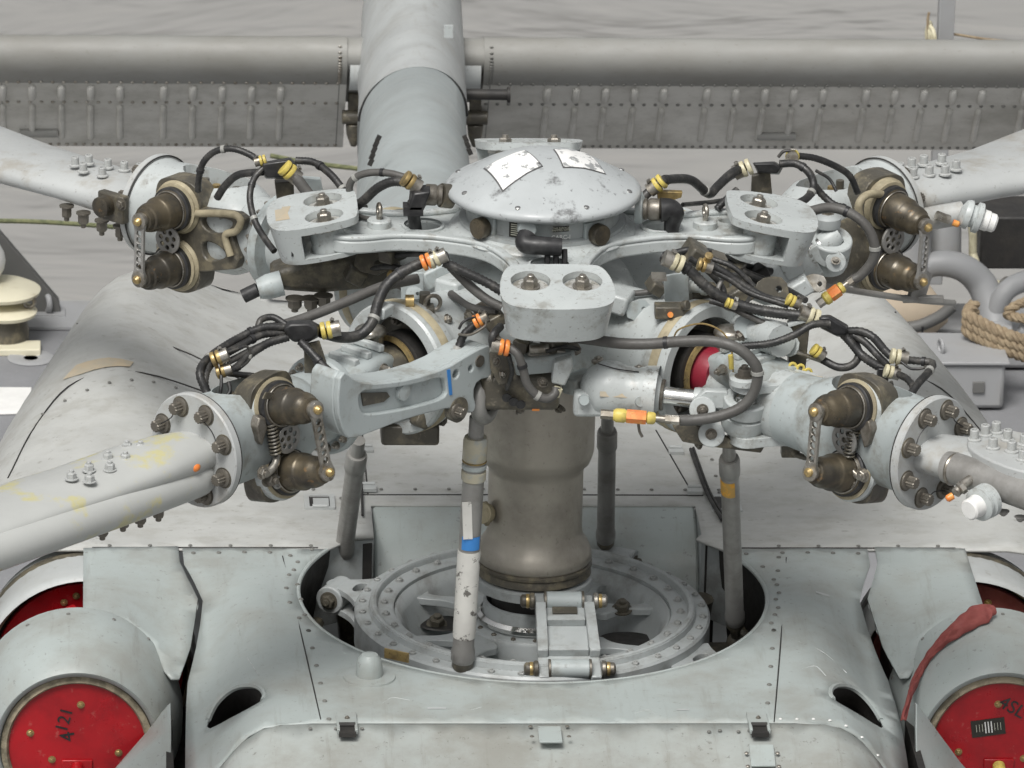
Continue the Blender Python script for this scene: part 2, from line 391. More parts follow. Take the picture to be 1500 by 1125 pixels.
# ================================================================ the sea and the ship
b=B()
N=90; x0,x1,y0,y1=-45,55,6,150
rows=[]
for j in range(N+1):
    y=y0+(y1-y0)*(j/N)**1.4; rows.append([V((x0+(x1-x0)*i/N,y,-9+.16*noise.noise(V((x0+(x1-x0)*i/N,y*1.3,0))*.35)+.05*noise.noise(V((i*1.3,y*2,3))*.5))) for i in range(N+1)])
b.ring_loft(rows,closed=False,cap=False); b.out('water',WAT,kind='structure',weld=False)
b=B(); b.box((0,0,-9.3),(4000,4000,.2)); b.out('water',WAT,kind='structure')
b=B(); b.plate([(-14,-14),(14,-14),(14,9.98),(-14,9.98)],[],-4.1,-3.8); deck=b.out('ship_deck',DECKM,kind='structure')
b=B(); b.box((0,9.96,-6.4),(28,.05,4.55)); b.out('ship_hull_side',SHIP,deck)
b=B(); b.box((-4,9.50,-3.785),(4.3,.035,.022)); b.out('deck_waterway_bar',SHIP,deck)
b=B(); b.box((-4,9.78,-3.79),(28,.34,.012)); b.out('deck_edge_strip',SHIP,deck)
b=B(); b.plate([(-2.199,8.524,-3.795)[:2],(-1.514,8.577,-3.795)[:2],(-1.512,8.888,-3.795)[:2],(-2.211,8.900,-3.795)[:2]],[],-3.796,-3.793); b.out('white_deck_stripe',STRIPE,deck)
b=B(); b.lathe([(.10,0),(.09,.006),(.05,.004),(.03,0)],(-1.518,9.262,-3.797),(0,0,1),24); b.out('deck_tie_down_socket',SHIP,deck)
# triangular dark bracket plate, left
b=B(); bx=[(-1.741,9.800,-3.272),(-1.654,9.800,-3.420),(-1.403,9.800,-3.729),(-1.392,9.800,-3.798),(-1.480,9.800,-3.823),(-1.743,9.800,-3.824)]
b.plate([(p[0],p[2]) for p in bx],[],0,.05,M(((1,0,0,0),(0,0,-1,9.84),(0,1,0,0),(0,0,0,1))))
tag(b.out('deck_edge_bracket',SHIPD,bevel=.004),'dark grey triangular plate at the deck edge behind the cream bollard','bracket')
for nm,px,py,lb in (('a',70,455,'pale grey pad eye beside the dark triangular plate'),('b',232,458,'pale grey pad eye between the rear left hinge and the deck edge')):
    q=V((-1.450,9.795,-3.790)) if nm=='a' else V((-0.975,9.764,-3.790))
    t=thing('pad_eye',lb,'pad eye',q)
    b=B(); b.box(q+V((0,0,.006)),(.15,.09,.012)); b.out('base_plate',SHIP,t,bevel=.002)
    b=B(); b.torus(q+V((0,0,.05)),(1,.25,0),.032,.013,24,10); b.out('eye',SHIP,t)
# cream bollard
q=V((-1.627,9.446,-3.790)); t=thing('bollard','cream bollard with two flat mushroom caps and a dark greasy drum at the left edge','bollard',q)
b=B(); b.lathe([(.10,0),(.10,.06),(.085,.12)],q,(0,0,1),28); b.out('drum',GREASE,t)
b=B(); b.lathe([(.085,.12),(.13,.125),(.135,.14),(.10,.155),(.0,.165)],q,(0,0,1),32); b.out('lower_cap',CREAMP,t)
b=B(); b.lathe([(.03,.16),(.06,.19),(.165,.20),(.17,.215),(.13,.235),(0,.24)],q+V((-.02,.06,0)),(0,0,1),32); b.out('upper_cap',CREAMP,t)
b=B(); b.torus(q+V((.10,-.02,.185)),(0,1,.2),.024,.009,20,8); b.out('shackle_ring',STEEL,t)
b=B(); b.ball(q+V((-.13,.1,.33)),.13,(1,1,.9),20); b.out('float_ball',WHITE,t)
b=B(); b.box(q+V((.02,-.10,.005)),(.26,.12,.03)); b.out('foot',CREAMP,t,bevel=.004)
# leaning stanchion
t=thing('stanchion','pale grey tube stanchion leaning behind the rear left hinge','stanchion',(-0.887,9.740,-3.800))
b=B(); b.tube([(-0.772,9.700,-3.531),(-0.873,9.500,-3.702)],.026,12,k=0); b.out('tube',SHIP,t)
b=B(); b.box((-0.890,9.500,-3.714),(.09,.06,.03)); b.cyl((-0.856,9.460,-3.675),(-0.833,9.460,-3.678),.016); b.out('hinge_foot',SHIPD,t,bevel=.003)
b=B(); b.cyl((-0.848,9.420,-3.661),(-0.847,9.440,-3.668),.014); b.out('rusty_pin',GOLD,t)
b=B(); b.tube([(-1.842,10.400,-3.572),(-1.484,10.400,-3.577),(-1.096,10.400,-3.604)],.011,8); tag(b.out('mooring_line',GROPE),'dark green rope stretched over the water on the left','rope')
b=B(); b.tube([(-0.479,10.600,-3.333),(-0.316,10.600,-3.364),(-0.069,10.600,-3.395),(0.136,10.600,-3.419)],.011,8); tag(b.out('mooring_line',GROPE),'green rope sagging beside the tail boom under the stabiliser','rope')
# upright on far right with rope hank
t=thing('flagstaff','pale square post rising above the right stabiliser with a hank of rope','post',(2.526,10.900,-2.914))
b=B(); b.box(V((2.522,10.900,-2.819))+V((0,0,-.4)),(.07,.07,1.6)); b.out('post',SHIP,t,bevel=.004)
b=B()
for k in range(4): b.torus(V((2.444,10.850,-2.829))+V((0,-.02*k,0)),(1,.2*k-.3,.05),.045,.010,24,8)
b.b.transform(M.Identity(4)); b.out('rope_hank',CREAM,t)
b=B(); b.tube([(2.436,10.800,-2.858),(2.429,10.800,-2.757),(2.433,10.800,-2.719)],.006,8); b.tube([(2.560,10.900,-2.850),(2.723,10.900,-2.875),(2.876,10.900,-2.886)],.006,8); b.out('cord',ROPE,t)
# right side ship structure
t=thing('deck_davit','grey davit with curved pipe arm and square housing behind the rear right blade','davit',(2.479,9.768,-3.800))
b=B(); b.tube([(2.284,9.600,-3.507),(2.371,9.600,-3.479),(2.475,9.600,-3.497),(2.558,9.600,-3.568),(2.601,9.550,-3.660),(2.624,9.450,-3.780),(2.646,9.400,-3.886)],lambda u:.05+.03*u,20); b.out('curved_arm',SHIP,t)
b=B(); b.tube([(2.240,9.600,-3.517),(2.239,9.700,-3.247)],.10,20,k=0); b.out('round_housing',SHIP,t)
b=B(); b.tube([(2.400,9.750,-3.550),(2.402,9.850,-3.328)],.09,20,k=0); b.out('round_housing',SHIP,t)
b=B(); b.tube([(2.597,9.500,-3.704),(2.661,9.520,-3.571),(2.802,9.600,-3.536)],.045,14); b.out('branch_arm',SHIP,t)
t=thing('deck_locker','dark open box with grey lid at the right edge under the rear blade','locker',(2.707,9.800,-3.497))
b=B(); b.box(V((2.768,10.050,-3.489)),(.36,.3,.24)); b.out('dark_box',DARK,t,bevel=.01)
b=B(); b.tube([(2.530,9.700,-3.469),(2.526,9.700,-3.385),(2.514,9.700,-3.308)],.018,10); b.tube([(2.530,9.700,-3.469),(2.566,9.650,-3.545),(2.650,9.600,-3.577),(2.743,9.600,-3.546)],.018,10); b.out('pale_hose',CREAM,t)
b=B(); b.cyl((2.652,9.580,-3.545),(2.674,9.580,-3.573),.024,n=12); b.out('hose_clip',STEEL,t)
t=thing('rope_coil','thick tan mooring rope coiled at the right edge','rope',(2.552,9.000,-3.557))
b=B()
for k in range(3):
    rope(b,[V((2.447,8.950,-3.432))+V((0,0,-.035*k)),V((2.413,8.900,-3.460))+V((0,0,-.035*k)),V((2.472,8.850,-3.485))+V((0,0,-.035*k)),V((2.568,8.800,-3.515))+V((0,0,-.035*k)),V((2.700,8.800,-3.561))+V((0,0,-.035*k))],.026)
b.out('coils',ROPE,t)
b=B(); rope(b,[(2.763,9.300,-3.524),(2.648,9.200,-3.535),(2.630,9.200,-3.572),(2.739,9.100,-3.561)],.022); b.out('loose_end',ROPE,t)
t=thing('raft_canister','cream rounded raft canister lying in a dark cradle behind the right nacelle','canister',(2.039,9.600,-3.648))
b=B(); R=[]
for u,w_,h_ in ((-1,.02,.02),(-.85,.10,.10),(-.4,.16,.17),(.2,.16,.17),(.75,.11,.12),(1,.02,.03)):
    c=V((2.032,9.500,-3.600)).lerp(V((2.397,9.500,-3.649)),(u+1)/2) + V((-.16,0,0))
    c=V((1.745,9.500,-3.545)).lerp(V((2.407,9.500,-3.680)),(u+1)/2)
    R.append([c+V((0,cos(2*pi*j/20)*w_,sin(2*pi*j/20)*h_)) for j in range(20)])
b.ring_loft(R); b.out('shell',RAFT,t)
b=B(); b.tube([(1.807,9.350,-3.628),(2.013,9.350,-3.665),(2.219,9.350,-3.683),(2.341,9.350,-3.639),(2.408,9.350,-3.583)],.026,10); b.out('cradle_tube',SHIPD,t)
b=B(); b.tube([(2.277,9.300,-3.659),(2.272,9.300,-3.742)],.006,6,k=0); b.out('lanyard',BLACK,t)
q=V((2.337,8.757,-3.790)); t=thing('deck_box','low pale grey steel box with a lifting eye beside the right nacelle','box',q)
b=B(); b.box(q+V((0,.05,.10)),(.42,.34,.20)); b.out('box_body',SHIP,t,bevel=.02)
b=B(); b.box(q+V((0,.05,.207)),(.45,.37,.014)); b.out('lid',SHIP,t,bevel=.004)
b=B(); b.torus(q+V((-.05,.0,.235)),(1,.2,0),.03,.008,20,8); b.out('lifting_eye',SHIP,t)
b=B(); b.box(q+V((.10,-.125,.10)),(.05,.012,.05)); b.out('clasp',SHIPD,t,bevel=.003)
q=V((2.591,9.178,-3.790)); t=thing('chock','grey rounded fairlead chock under the curved davit arm at the right edge','chock',q)
b=B(); b.box(q+V((0,.03,.04)),(.30,.16,.08)); b.out('chock_base',SHIP,t,bevel=.02)
b=B(); b.tube([q+V((-.11,0,.07)),q+V((-.10,0,.14)),q+V((-.03,0,.17)),q+V((.04,0,.15))],.03,12); b.tube([q+V((.13,0,.07)),q+V((.12,0,.14)),q+V((.08,0,.16))],.03,12); b.out('chock_horns',SHIP,t)
# ================================================================ the helicopter body
H=thing('helicopter','pale grey naval helicopter body with open gearbox well, tail pylon and stabiliser','helicopter',(0,0,-3.8))
#<Z
def ss(a,b,x):
    t=min(1,max(0,(x-a)/(b-a))); return t*t*(3-2*t)
def zc(x,y):
    ax=abs(x); z=-1.145
    z-=.16*ss(.72,1.08,ax)*ss(.30,-.55,y)              # shoulders fall away to the sides
    z-=.22*ss(.80,1.12,ax)*ss(-.5,-1.1,y)
    if y<-.95: z-=.22*(-.95-y)+.35*(-.95-y)**2
    z+=.022*exp(-((ax-.80)/.10)**2-((y+.10)/.28)**2)   # raised blister beside the well
    z-=.030*exp(-((ax-.93)/.06)**2-((y+.32)/.3)**2)
    return z
def zd(x,y):
    ax=abs(x); e=zc(.985,y)-.004
    hi=-1.150-.25*ss(-.25,-.85,y)
    return e+(max(hi,e)-e)*ss(1.0,1.22,ax)
#Z>
RW=.665
arc=[(RW*cos(radians(a)),RW*sin(radians(a))) for a in [149.8-180+180+i*(390.2-149.8)/72 for i in range(73)]]
left=[(-0.991,0.342),(-0.987,0.227),(-0.962,0.130),(-0.936,0.017),(-0.945,-0.091),(-0.958,-0.193),(-0.983,-0.356),(-0.988,-0.474),(-0.991,-0.597),(-.98,-1.3),(-.975,-1.75)]
right=[(-x,y) for x,y in left[::-1]]
outer=arc[::-1][:]    # right rear -> ... -> left rear
outl=left+right
scL=chaikin([(-0.938,-0.687),(-0.928,-0.625),(-0.904,-0.566),(-0.867,-0.560),(-0.827,-0.597),(-0.790,-0.654),(-0.775,-0.721),(-0.785,-0.761),(-0.830,-0.769),(-0.885,-0.731)],1)
scR=[(-x,y) for x,y in scL[::-1]]
seam_y=-.945
# main well surround: panel behind the front seam
outerA=arc+[(.70,.338)]+[(-x,y) for x,y in left if y>seam_y]+[(.997,seam_y),(-.997,seam_y)]+[p for p in left[::-1] if p[1]>seam_y]+[(-.70,.338)]
b=B(); b.sheet(outerA,[scL,scR],zc,.042); cowl=b.out('gearbox_cowling',PAINTC,H,solid=.006,ang=50)
outerB=[(.997,seam_y-.004),(.975,-1.3),(.97,-1.75),(-.97,-1.75),(-.975,-1.3),(-.997,seam_y-.004)]
b=B(); b.sheet(outerB,[],lambda x,y:zc(x,y)-.003,.05); fcowl=b.out('forward_cowling',PAINTG,H,solid=.006,ang=50)
# rim lip of the well
b=B(); b.tube([(x*1.002,y*1.002,zc(x,y)-.004) for x,y in arc],.0065,8,k=0); b.out('well_lip',PAINTC,cowl)
# scoop interiors and rims
for sg,sc in ((1,scL),(-1,scR)):
    rim=[V((x,y,zc(x,y)-.004)) for x,y in sc]
    c=sum(rim,V())/len(rim)
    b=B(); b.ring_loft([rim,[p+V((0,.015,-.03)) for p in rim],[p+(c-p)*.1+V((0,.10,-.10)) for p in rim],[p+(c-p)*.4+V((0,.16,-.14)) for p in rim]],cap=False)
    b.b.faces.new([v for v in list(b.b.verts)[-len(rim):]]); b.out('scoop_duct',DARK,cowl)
    b=B(); hi=[rim[i]+V((0,.003,.001)) for i in (range(1,14) if sg>0 else range(18,5,-1))]; b.tube(hi,.008,6); b.out('scoop_lip',PAINTC,cowl)
# seams and rivets
rivv=[]
for k in range(26):
    a=radians(203+k*5.4); rivv.append(((RW+.045)*cos(a),(RW+.045)*sin(a),zc((RW+.045)*cos(a),(RW+.045)*sin(a))-.0016))
rivets(rivv,.0045,PAINTC,cowl,'flush_rivets')
def on(pts,f,dz=0): return [(x,y,f(x,y)+dz) for x,y in pts]
def line(a,c,n): return [(a[0]+(c[0]-a[0])*i/(n-1),a[1]+(c[1]-a[1])*i/(n-1)) for i in range(n)]
rv=[];RG=mat('rivet_heads',(.20,.20,.185,1),.5,.2)
sL=[(-0.704,0.278,-1.145)[:2],(-0.668,-0.293,-1.145)[:2],(-0.630,-0.923,-1.145)[:2]]; sR=[(0.748,0.264,-1.145)[:2],(0.682,-0.292,-1.145)[:2],(0.601,-0.944,-1.145)[:2]]
for s_,dx in ((sL,.022),(sR,-.022)):
    b=B(); b.tube(on([s_[0],s_[1],s_[2]],zc,-.0008),.0022,5,k=10); b.out('panel_seam',DARK,cowl)
    for a_,c_ in ((s_[0],s_[1]),(s_[1],s_[2])): rv+=on([(x+dx,y) for x,y in line(a_,c_,6)],zc,.001)
rv+=on(line((-.96,.30),(-.74,.30),4),zc,.001)+on(line((.96,.30),(.74,.30),4),zc,.001)
rv+=on([((RW+.035)*cos(radians(a)),(RW+.035)*sin(radians(a))) for a in range(152,200,9)],zc,.001)+on([((RW+.035)*cos(radians(a)),(RW+.035)*sin(radians(a))) for a in range(-20,30,9)],zc,.001)
rv+=on(line((-.95,-.92),(.95,-.92),30)[:0],zc,.001)
rivets(rv,.0072,RG,cowl)
rivets(on([(-.66+.07*i,seam_y-.03) for i in range(3)]+[(.5,-.99),(.53,-.985),(.42,-.99),(.45,-.985)],zc,.001),.006,RG,fcowl)
rivets(on([(.62+.045*i,seam_y+.02-.0*i) for i in range(8)],zc,.001),.005,WHITE,cowl,'light_rivets')
# latches on the seam
for px in (508,1111):
    q=V((-0.561,-0.961,-1.145)) if px==508 else V((0.556,-0.963,-1.145))
    b=B(); b.box(q+V((0,.03,.006)),(.055,.075,.008)); b.box(q+V((-.024,-.03,.006)),(.008,.06,.014)); b.box(q+V((.024,-.03,.006)),(.008,.06,.014)); l=b.out('latch',PAINTC,H,bevel=.0015)
    b=B(); b.box(q+V((0,-.045,.001)),(.046,.055,.012)); b.cyl(q+V((-.022,-.022,.010)),q+V((.022,-.022,.010)),.007); b.out('latch_recess',DARK,l)
    if px>600:
        b=B(); b.box(q+V((0,-.135,-.033)),(.066,.085,.006),M.Rotation(radians(19),3,'X')); lp=b.out('latch_plate',PAINTC,l,bevel=.001)
        for dx,dy in ((-.042,.01),(.042,.01),(-.042,-.04),(.042,-.04)): bolt('riv',q+V((dx,dy-.135,-.033+dy*.34)),(0,-.3,1),.006,STEEL,lp,'rivet')
    bolt('hex',q+V((.002,.025,.010)),(0,0,1),.0055,BOLTG,l)
for q in (V((-0.014,-1.007,-1.146)),):
    b=B(); b.box(q+V((0,-.02,.000)),(.062,.085,.006),M.Rotation(radians(6),3,'X')); l=b.out('strap_plate',PAINTC,H,bevel=.001)
    for dx,dy in ((-.05,.035),(.05,.035),(-.05,-.035),(.05,-.035)): bolt('riv',q+V((dx,dy,.001)),(0,0,1),.006,STEEL,l,'rivet')
# lifting stud cap on the left
q=V((-0.488,-0.625,-1.145)); b=B(); b.lathe([(.073,0),(.072,.005),(.045,.007)],q,(0,0,1),36); b.lathe([(.037,.005),(.036,.035),(.032,.055),(.022,.068),(.0,.073)],q,(0,0,1),28); b.out('stud_cap',PAINTC,H)
# well walls and bottom
wall=[(RW*1.0*cos(radians(a)),RW*1.0*sin(radians(a))) for a in range(146,395,4)]
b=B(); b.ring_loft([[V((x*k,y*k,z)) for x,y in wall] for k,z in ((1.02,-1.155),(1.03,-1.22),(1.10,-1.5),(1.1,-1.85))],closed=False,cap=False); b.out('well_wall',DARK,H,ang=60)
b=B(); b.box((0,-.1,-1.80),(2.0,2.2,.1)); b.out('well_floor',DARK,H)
for sx in (-1,1):
    b=B(); b.tube([(sx*.60,.28,-1.35),(sx*.66,.1,-1.4),(sx*.64,-.1,-1.5)],.02,8); b.tube([(sx*.52,.34,-1.30),(sx*.5,.4,-1.5)],.03,10); b.box((sx*.58,.18,-1.5),(.10,.14,.2)); b.out('well_pipework',GREASE,H)
# airframe below the skins
b=B(); b.plate(rrect(-1.02,-2.2,1.02,2.3,.2),[],-3.1,-1.86); b.out('airframe',PAINTN,H,bevel=.05)
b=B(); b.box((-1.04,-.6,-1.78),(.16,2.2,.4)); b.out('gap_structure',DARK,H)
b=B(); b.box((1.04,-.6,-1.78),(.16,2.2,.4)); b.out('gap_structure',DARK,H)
# ---- deck plates between the gap and the engine inlets, nose rings, inlet lips
NC=(1.29,-.45,-1.42)
for s_,nm in ((-1,'l'),(1,'r')):
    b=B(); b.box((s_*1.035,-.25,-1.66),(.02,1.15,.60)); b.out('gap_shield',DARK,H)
    mx=lambda p:(p[0]*-s_,p[1])
    pl=[(-1.275,.338),(-1.003,0.352),(-1.000,0.236),(-0.978,0.138),(-0.950,0.033),(-0.961,-0.079),(-0.973,-0.187),(-1.007,-0.340),(-1.030,-0.348),(-1.049,-0.321),(-1.077,-0.211),(-1.144,-0.184),(-1.221,-0.168),(-1.275,-.22)]
    pl=[mx((p[0]-(.010 if s_>0 and p[0]>-1.2 else 0),p[1])) for p in pl]
    b=B(); b.sheet(pl,[],zd,.035); dp=b.out('inlet_deck_panel',PAINTC,H,solid=.006,ang=50)
    dp['label']='left panel beside the engine inlet' if s_<0 else 'right panel beside the engine inlet'
    rivets([(s_*x,y,zd(x,y)+.001) for x,y in ((-1.25,.30),(-1.04,.30),(-1.255,.05),(-1.255,-.03),(-1.04,-.55),(-1.12,-.36))]+[(s_*1.26,.22,zd(1.26,.22)+.001)],.0065,RG,dp)
    c=V((NC[0]*s_,NC[1],NC[2])); d=(0,-1,0)
    # nose ring : revolved fairing, opening facing forward
    b=B(); b.lathe([(.290,-.30),(.297,-.24),(.294,-.15),(.277,-.05),(.252,.02),(.232,.040),(.219,.036),(.213,.015),(.212,-.06)],c,d,64,cap=False); ns=b.out('inlet_nose_ring',PAINTC,H,ang=60)
    ns['label']='rounded '+('left' if s_<0 else 'right')+' inlet fairing ring'
    rivets([(tuple(c+V((cos(a)*.297,.235,sin(a)*.297))),(cos(a),0,sin(a))) for a in [radians(x) for x in ((20,48,70,95,118) if s_<0 else (160,132,110,85,62))]],.006,RG,ns)
    b=B(); b.lathe([(.212,.020),(.196,.026),(.190,.018),(.190,-.05),(.212,-.05)],c,d,64,cap=False); b.out('seal_ring',GASK,ns)
    # lower flank plate of the nose
    b=B(); F=[(p[0]*-s_,p[1],p[2]) for p in ((-1.033,-0.580,-1.241),(-1.031,-0.620,-1.306),(-1.031,-0.700,-1.455),(-1.239,-0.600,-1.498),(-1.171,-0.540,-1.438),(-1.103,-0.500,-1.373),(-1.058,-0.490,-1.310))]
    b.ring_loft([[V(p) for p in F],[V(p)+V((0,.03,-.01)) for p in F]]); b.out('nose_flank_panel',PAINTC,H,bevel=.004)
    # big inlet arch behind
    ac=V((s_*1.26,.16,-1.470)); b=B()
    prof=[(.300,-.26),(.310,-.16),(.317,-.06),(.318,.0),(.313,.02),(.305,.025),(.298,.0),(.298,-.05)]
    b.lathe(prof,ac,d,64,cap=False); b.out('inlet_arch_lip',PAINTN,H,ang=60)
    b=B(); b.lathe([(.298,-.04),(.283,-.045),(.283,-.12),(.298,-.12)],ac,d,48,cap=False); b.out('arch_seal',GASK,H)
    b=B(); b.lathe([(.0,-.16),(.31,-.16),(.31,-.2)],ac,d,48); b.out('inlet_backing',GREASE,H)
for pts in ([(-0.459,-0.809),(-0.430,-0.770),(-0.384,-0.788)],[(-0.219,-0.856),(-0.190,-0.837)],[(0.226,-0.881),(0.262,-0.857),(0.282,-0.886)],[(0.722,-0.378),(0.785,-0.424),(0.848,-0.481)],[(0.714,-0.568),(0.754,-0.540),(0.778,-0.591)],[(-0.847,-0.161),(-0.836,-0.272)],[(-0.823,-0.408),(-0.789,-0.579)]):
    b=B(); b.tube([(x,y,zc(x,y)-.0008) for x,y in pts],.0014,4); b.out('scratch',PAINTWT,cowl)
for q,wd_,hg in (((-0.312,-0.846),.05,.012),((0.359,-0.857),.035,.01),((0.824,-0.030),.04,.014)):
    b=B(); b.sheet([(q[0]-wd_/2,q[1]-hg/2),(q[0]+wd_/2,q[1]-hg/2),(q[0]+wd_/2,q[1]+hg/2),(q[0]-wd_/2,q[1]+hg/2)],[],lambda x,y:zc(x,y)+.0012,.02); b.out('rubbed_patch',PAINTN,cowl)
# ---- roof deck behind, over both engines
def xe(y): return 1.70-.12*ss(.9,1.8,y)-.22*ss(1.5,2.5,y)-.25*ss(2.2,3.0,y)
def zr(x,y):
    ax=abs(x); u=max(0,(ax-(xe(y)-.30))/.30); v=max(0,(y-2.25)/.6)*ss(.45,.9,ax)
    r=min(.999,u*u+.5*v*v)
    z=-1.15-.42*(1-sqrt(1-r))
    z+=.17*exp(-((ax-1.18)/.27)**2)*ss(.55,1.7,y)
    z+=.03*exp(-(ax/.45)**2)*ss(.7,1.4,y)
    z-=.10*ss(1.6,2.6,y)*(1-ss(.5,.9,ax))
    return z
N1=[(x,y) for x,y in [(-.575,.345),(-.50,.43),(-.435,.445),(-.435,.70),(.52,.70),(.52,.47),(.50,.43),(.575,.345)]]
edge=[]
for i in range(14):
    y=.345+(2.55-.345)*i/13; edge.append((xe(y)*.999,y))
out=[(.575,.345),(1.275,.345),(1.40,.345),(1.52,.345)]+edge+[(.95,2.66),(.5,2.72),(-.5,2.72),(-.95,2.66)]+[(-x,y) for x,y in edge[::-1]]+[(-1.52,.345),(-1.40,.345),(-1.275,.345),(-.575,.345)]+N1[1:-1]
b=B(); b.sheet(out,[],zr,.055); roof=b.out('engine_roof_cowling',PAINTW,H,solid=.008,ang=55)
# panel lines, hinge rods and hinges on the roof
def rt(pts,r=.0024,m=DARK,nm='panel_seam',k=6,dz=.0005): 
    b=B(); b.tube([(x,y,zr(x,y)+dz) for x,y in pts],r,6,k=k); return b.out(nm,m,roof)
rt(line((-.47,.78),(.55,.78),8)); rt(line((-.44,.78),(-.44,1.35),6)); rt(line((.52,.80),(.45,1.30),6))
rt(line((-.60,.355),(-1.25,.355),8),.003)
rt(line((.60,.355),(1.25,.355),8),.003)
rt([(-1.50,.95),(-1.42,1.25),(-1.3,1.42),(-1.1,1.45),(-.75,1.45)]); rt([(1.50,.95),(1.42,1.25),(1.3,1.42),(1.1,1.45),(.75,1.45)])
rt([(-1.30,2.0),(-1.0,1.75),(-.7,1.62),(-.5,1.6)]); rt([(1.25,2.0),(1.0,1.75),(.7,1.62),(.5,1.6)])
rivets([(x,y,zr(x,y)+.002) for x,y in line((-.52,.40),(-.52,.75),4)+line((.60,.40),(.60,1.2),7)+line((-.6,.82),(.6,.82),13)+line((-1.2,.37),(-.62,.37),6)+line((1.2,.37),(.62,.37),6)+line((-1.4,1.3),(-.8,1.5),10)+line((-.6,1.1),(-.6,1.6),6)+line((.62,1.3),(.62,1.7),5)],.0062,RG,roof)
b=B(); b.tube([(0.540,1.115,-1.130),(0.559,0.775,-1.135),(0.587,0.555,-1.140)],.006,8); b.tube([(0.549,1.127,-1.130),(0.568,0.786,-1.135),(0.597,0.577,-1.140)],.004,8); b.out('hinge_rod',DARK,roof)
b=B(); b.tube([(-0.452,1.128,-1.130),(-0.457,0.871,-1.130),(-0.463,0.590,-1.140)],.004,8); b.out('hinge_rod',DARK,roof)
for px,py,sx,sy in ((0,0,0,0),):
    q=V((-0.585,0.715,-1.150)); b=B(); b.plate(rrect(-.045,-.055,.045,.055,.004),[rrect(-.030,-.045,.030,.042,.004)],0,.008,M.Translation(q)); b.out('latch_frame',PAINTN,roof,bevel=.001)
    b=B(); b.box(q+V((0,0,.001)),(.064,.09,.004)); b.out('latch_recess',DARK,roof)
    b=B(); b.box(q+V((.004,-.012,.007)),(.046,.062,.004)); b.cyl(q+V((-.022,-.05,.01)),q+V((.022,-.05,.01)),.006); b.out('latch_flap',PAINTN,roof)
    q=V((0.610,0.719,-1.150)); b=B(); b.plate(rrect(-.045,-.075,.045,.055,.004),[rrect(-.03,-.06,.02,.042,.004)],0,.006,M.Translation(q)); b.out('latch_frame',PAINTN,roof,bevel=.001)
    b=B(); b.box(q+V((0,0,.001)),(.06,.10,.004)); b.out('latch_recess',DARK,roof)
for px in (0,):
    for q in (V((-0.434,1.125,-1.140)),V((-0.437,0.807,-1.140)),V((0.496,1.118,-1.140)),V((0.526,0.788,-1.140))):
        b=B(); b.box(q,(.045,.03,.012)); b.cyl(q+V((-.02,.02,.008)),q+V((.02,.02,.008)),.006); b.out('small_hinge',PAINTN,roof,bevel=.001)
b=B(); P=[(-1.341,1.469,-1.130),(-1.300,1.529,-1.130),(-1.200,1.521,-1.120),(-1.126,1.503,-1.120),(-1.138,1.467,-1.120),(-1.283,1.454,-1.120)]
b.sheet([p[:2] for p in P],[],lambda x,y:zr(x,y)+.003,.03); b.out('bare_patch',TANL,roof)
# louvred humps at the rear corners of the roof
for s_,c,rx in ((-1,V((-1.203,2.450,-1.203)),.05),(1,V((1.232,2.450,-1.205)),.085)):
    b=B(); b.lathe([(rx*1.3,0),(rx*1.15,.07),(rx,.12),(rx*.8,.135),(0,.14)],c-V((0,0,.13)),(0,-.1,1),36); o=b.out('louvred_hump',PAINTW,H)
    for k in range(9):
        a=radians(-150+k*15); e=V((cos(a),sin(a),0))
        b=B(); b.box(c+e*rx*1.10-V((0,0,.03)),(.007,.012,.022),M.Rotation(a,3,'Z')); b.out('slot',DARK,o)
# aft drum housing in the notch of the roof
b=B(); b.lathe([(.275,-.475),(.275,.475)],(.045,.735,-1.4285),(1,0,0),64); b.out('cooler_housing',PAINTC,H,bevel=.01)
for sx in (-.455,.545):
    b=B(); b.box((sx,.58,-1.38),(.03,.28,.42)); b.out('notch_side_wall',DARK,H)
b=B(); b.box((.045,.62,-1.75),(1.05,.4,.2)); b.out('notch_floor',DARK,H)
b=B(); b.plate([(.52,.70),(.52,.46),(.60,.36),(.66,.36),(.66,.72)],[],-1.40,-1.16); b.out('notch_corner',PAINTS,H)
b=B(); b.plate([(-.435,.70),(-.435,.45),(-.50,.43),(-.60,.36),(-.66,.36),(-.66,.72)],[],-1.40,-1.16); b.out('notch_corner',PAINTS,H)
# tail boom
b=B(); R=[]
for y,hw,zt,zb in ((2.4,.36,-1.42,-2.6),(3.2,.28,-1.50,-2.55),(4.2,.22,-1.62,-2.5),(5.5,.20,-1.8,-2.45),(7,.19,-2.1,-2.5),(8.6,.18,-2.2,-2.5)):
    R.append([V((hw*copysign(abs(cos(a))**.8,cos(a)),y,(zt+zb)/2+(zt-zb)/2*copysign(abs(sin(a))**.8,sin(a)))) for a in [2*pi*i/40 for i in range(40)]])
b.ring_loft(R); b.out('tail_boom',PAINTN,H,ang=60)
def ring(y,z,hw,cx=0,dp=.45,ti=-.78):
    return [V((cx+hw*cos(a),y+dp*(1+sin(a)*(1 if sin(a)<0 else 2.2)),z+ti*dp*(1+sin(a)*(1 if sin(a)<0 else 2.2)))) for a in [2*pi*i/56 for i in range(56)]]
cr=[V(p) for p in ((-0.174,2.200,-1.042),(-0.147,3.400,-1.202),(-0.100,4.600,-1.410),(-0.051,6.000,-1.649),(0.002,7.200,-1.847),(0.050,8.300,-1.972),(0.086,9.200,-2.011))]
hws=(.30,.245,.215,.207,.206,.205,.20)
b=B(); b.ring_loft([ring(p.y,p.z,h,p.x) for p,h in zip(cr[:5],hws)]); b.out('pylon_lower_shell',FIN,H,ang=60)
p4=cr[4]
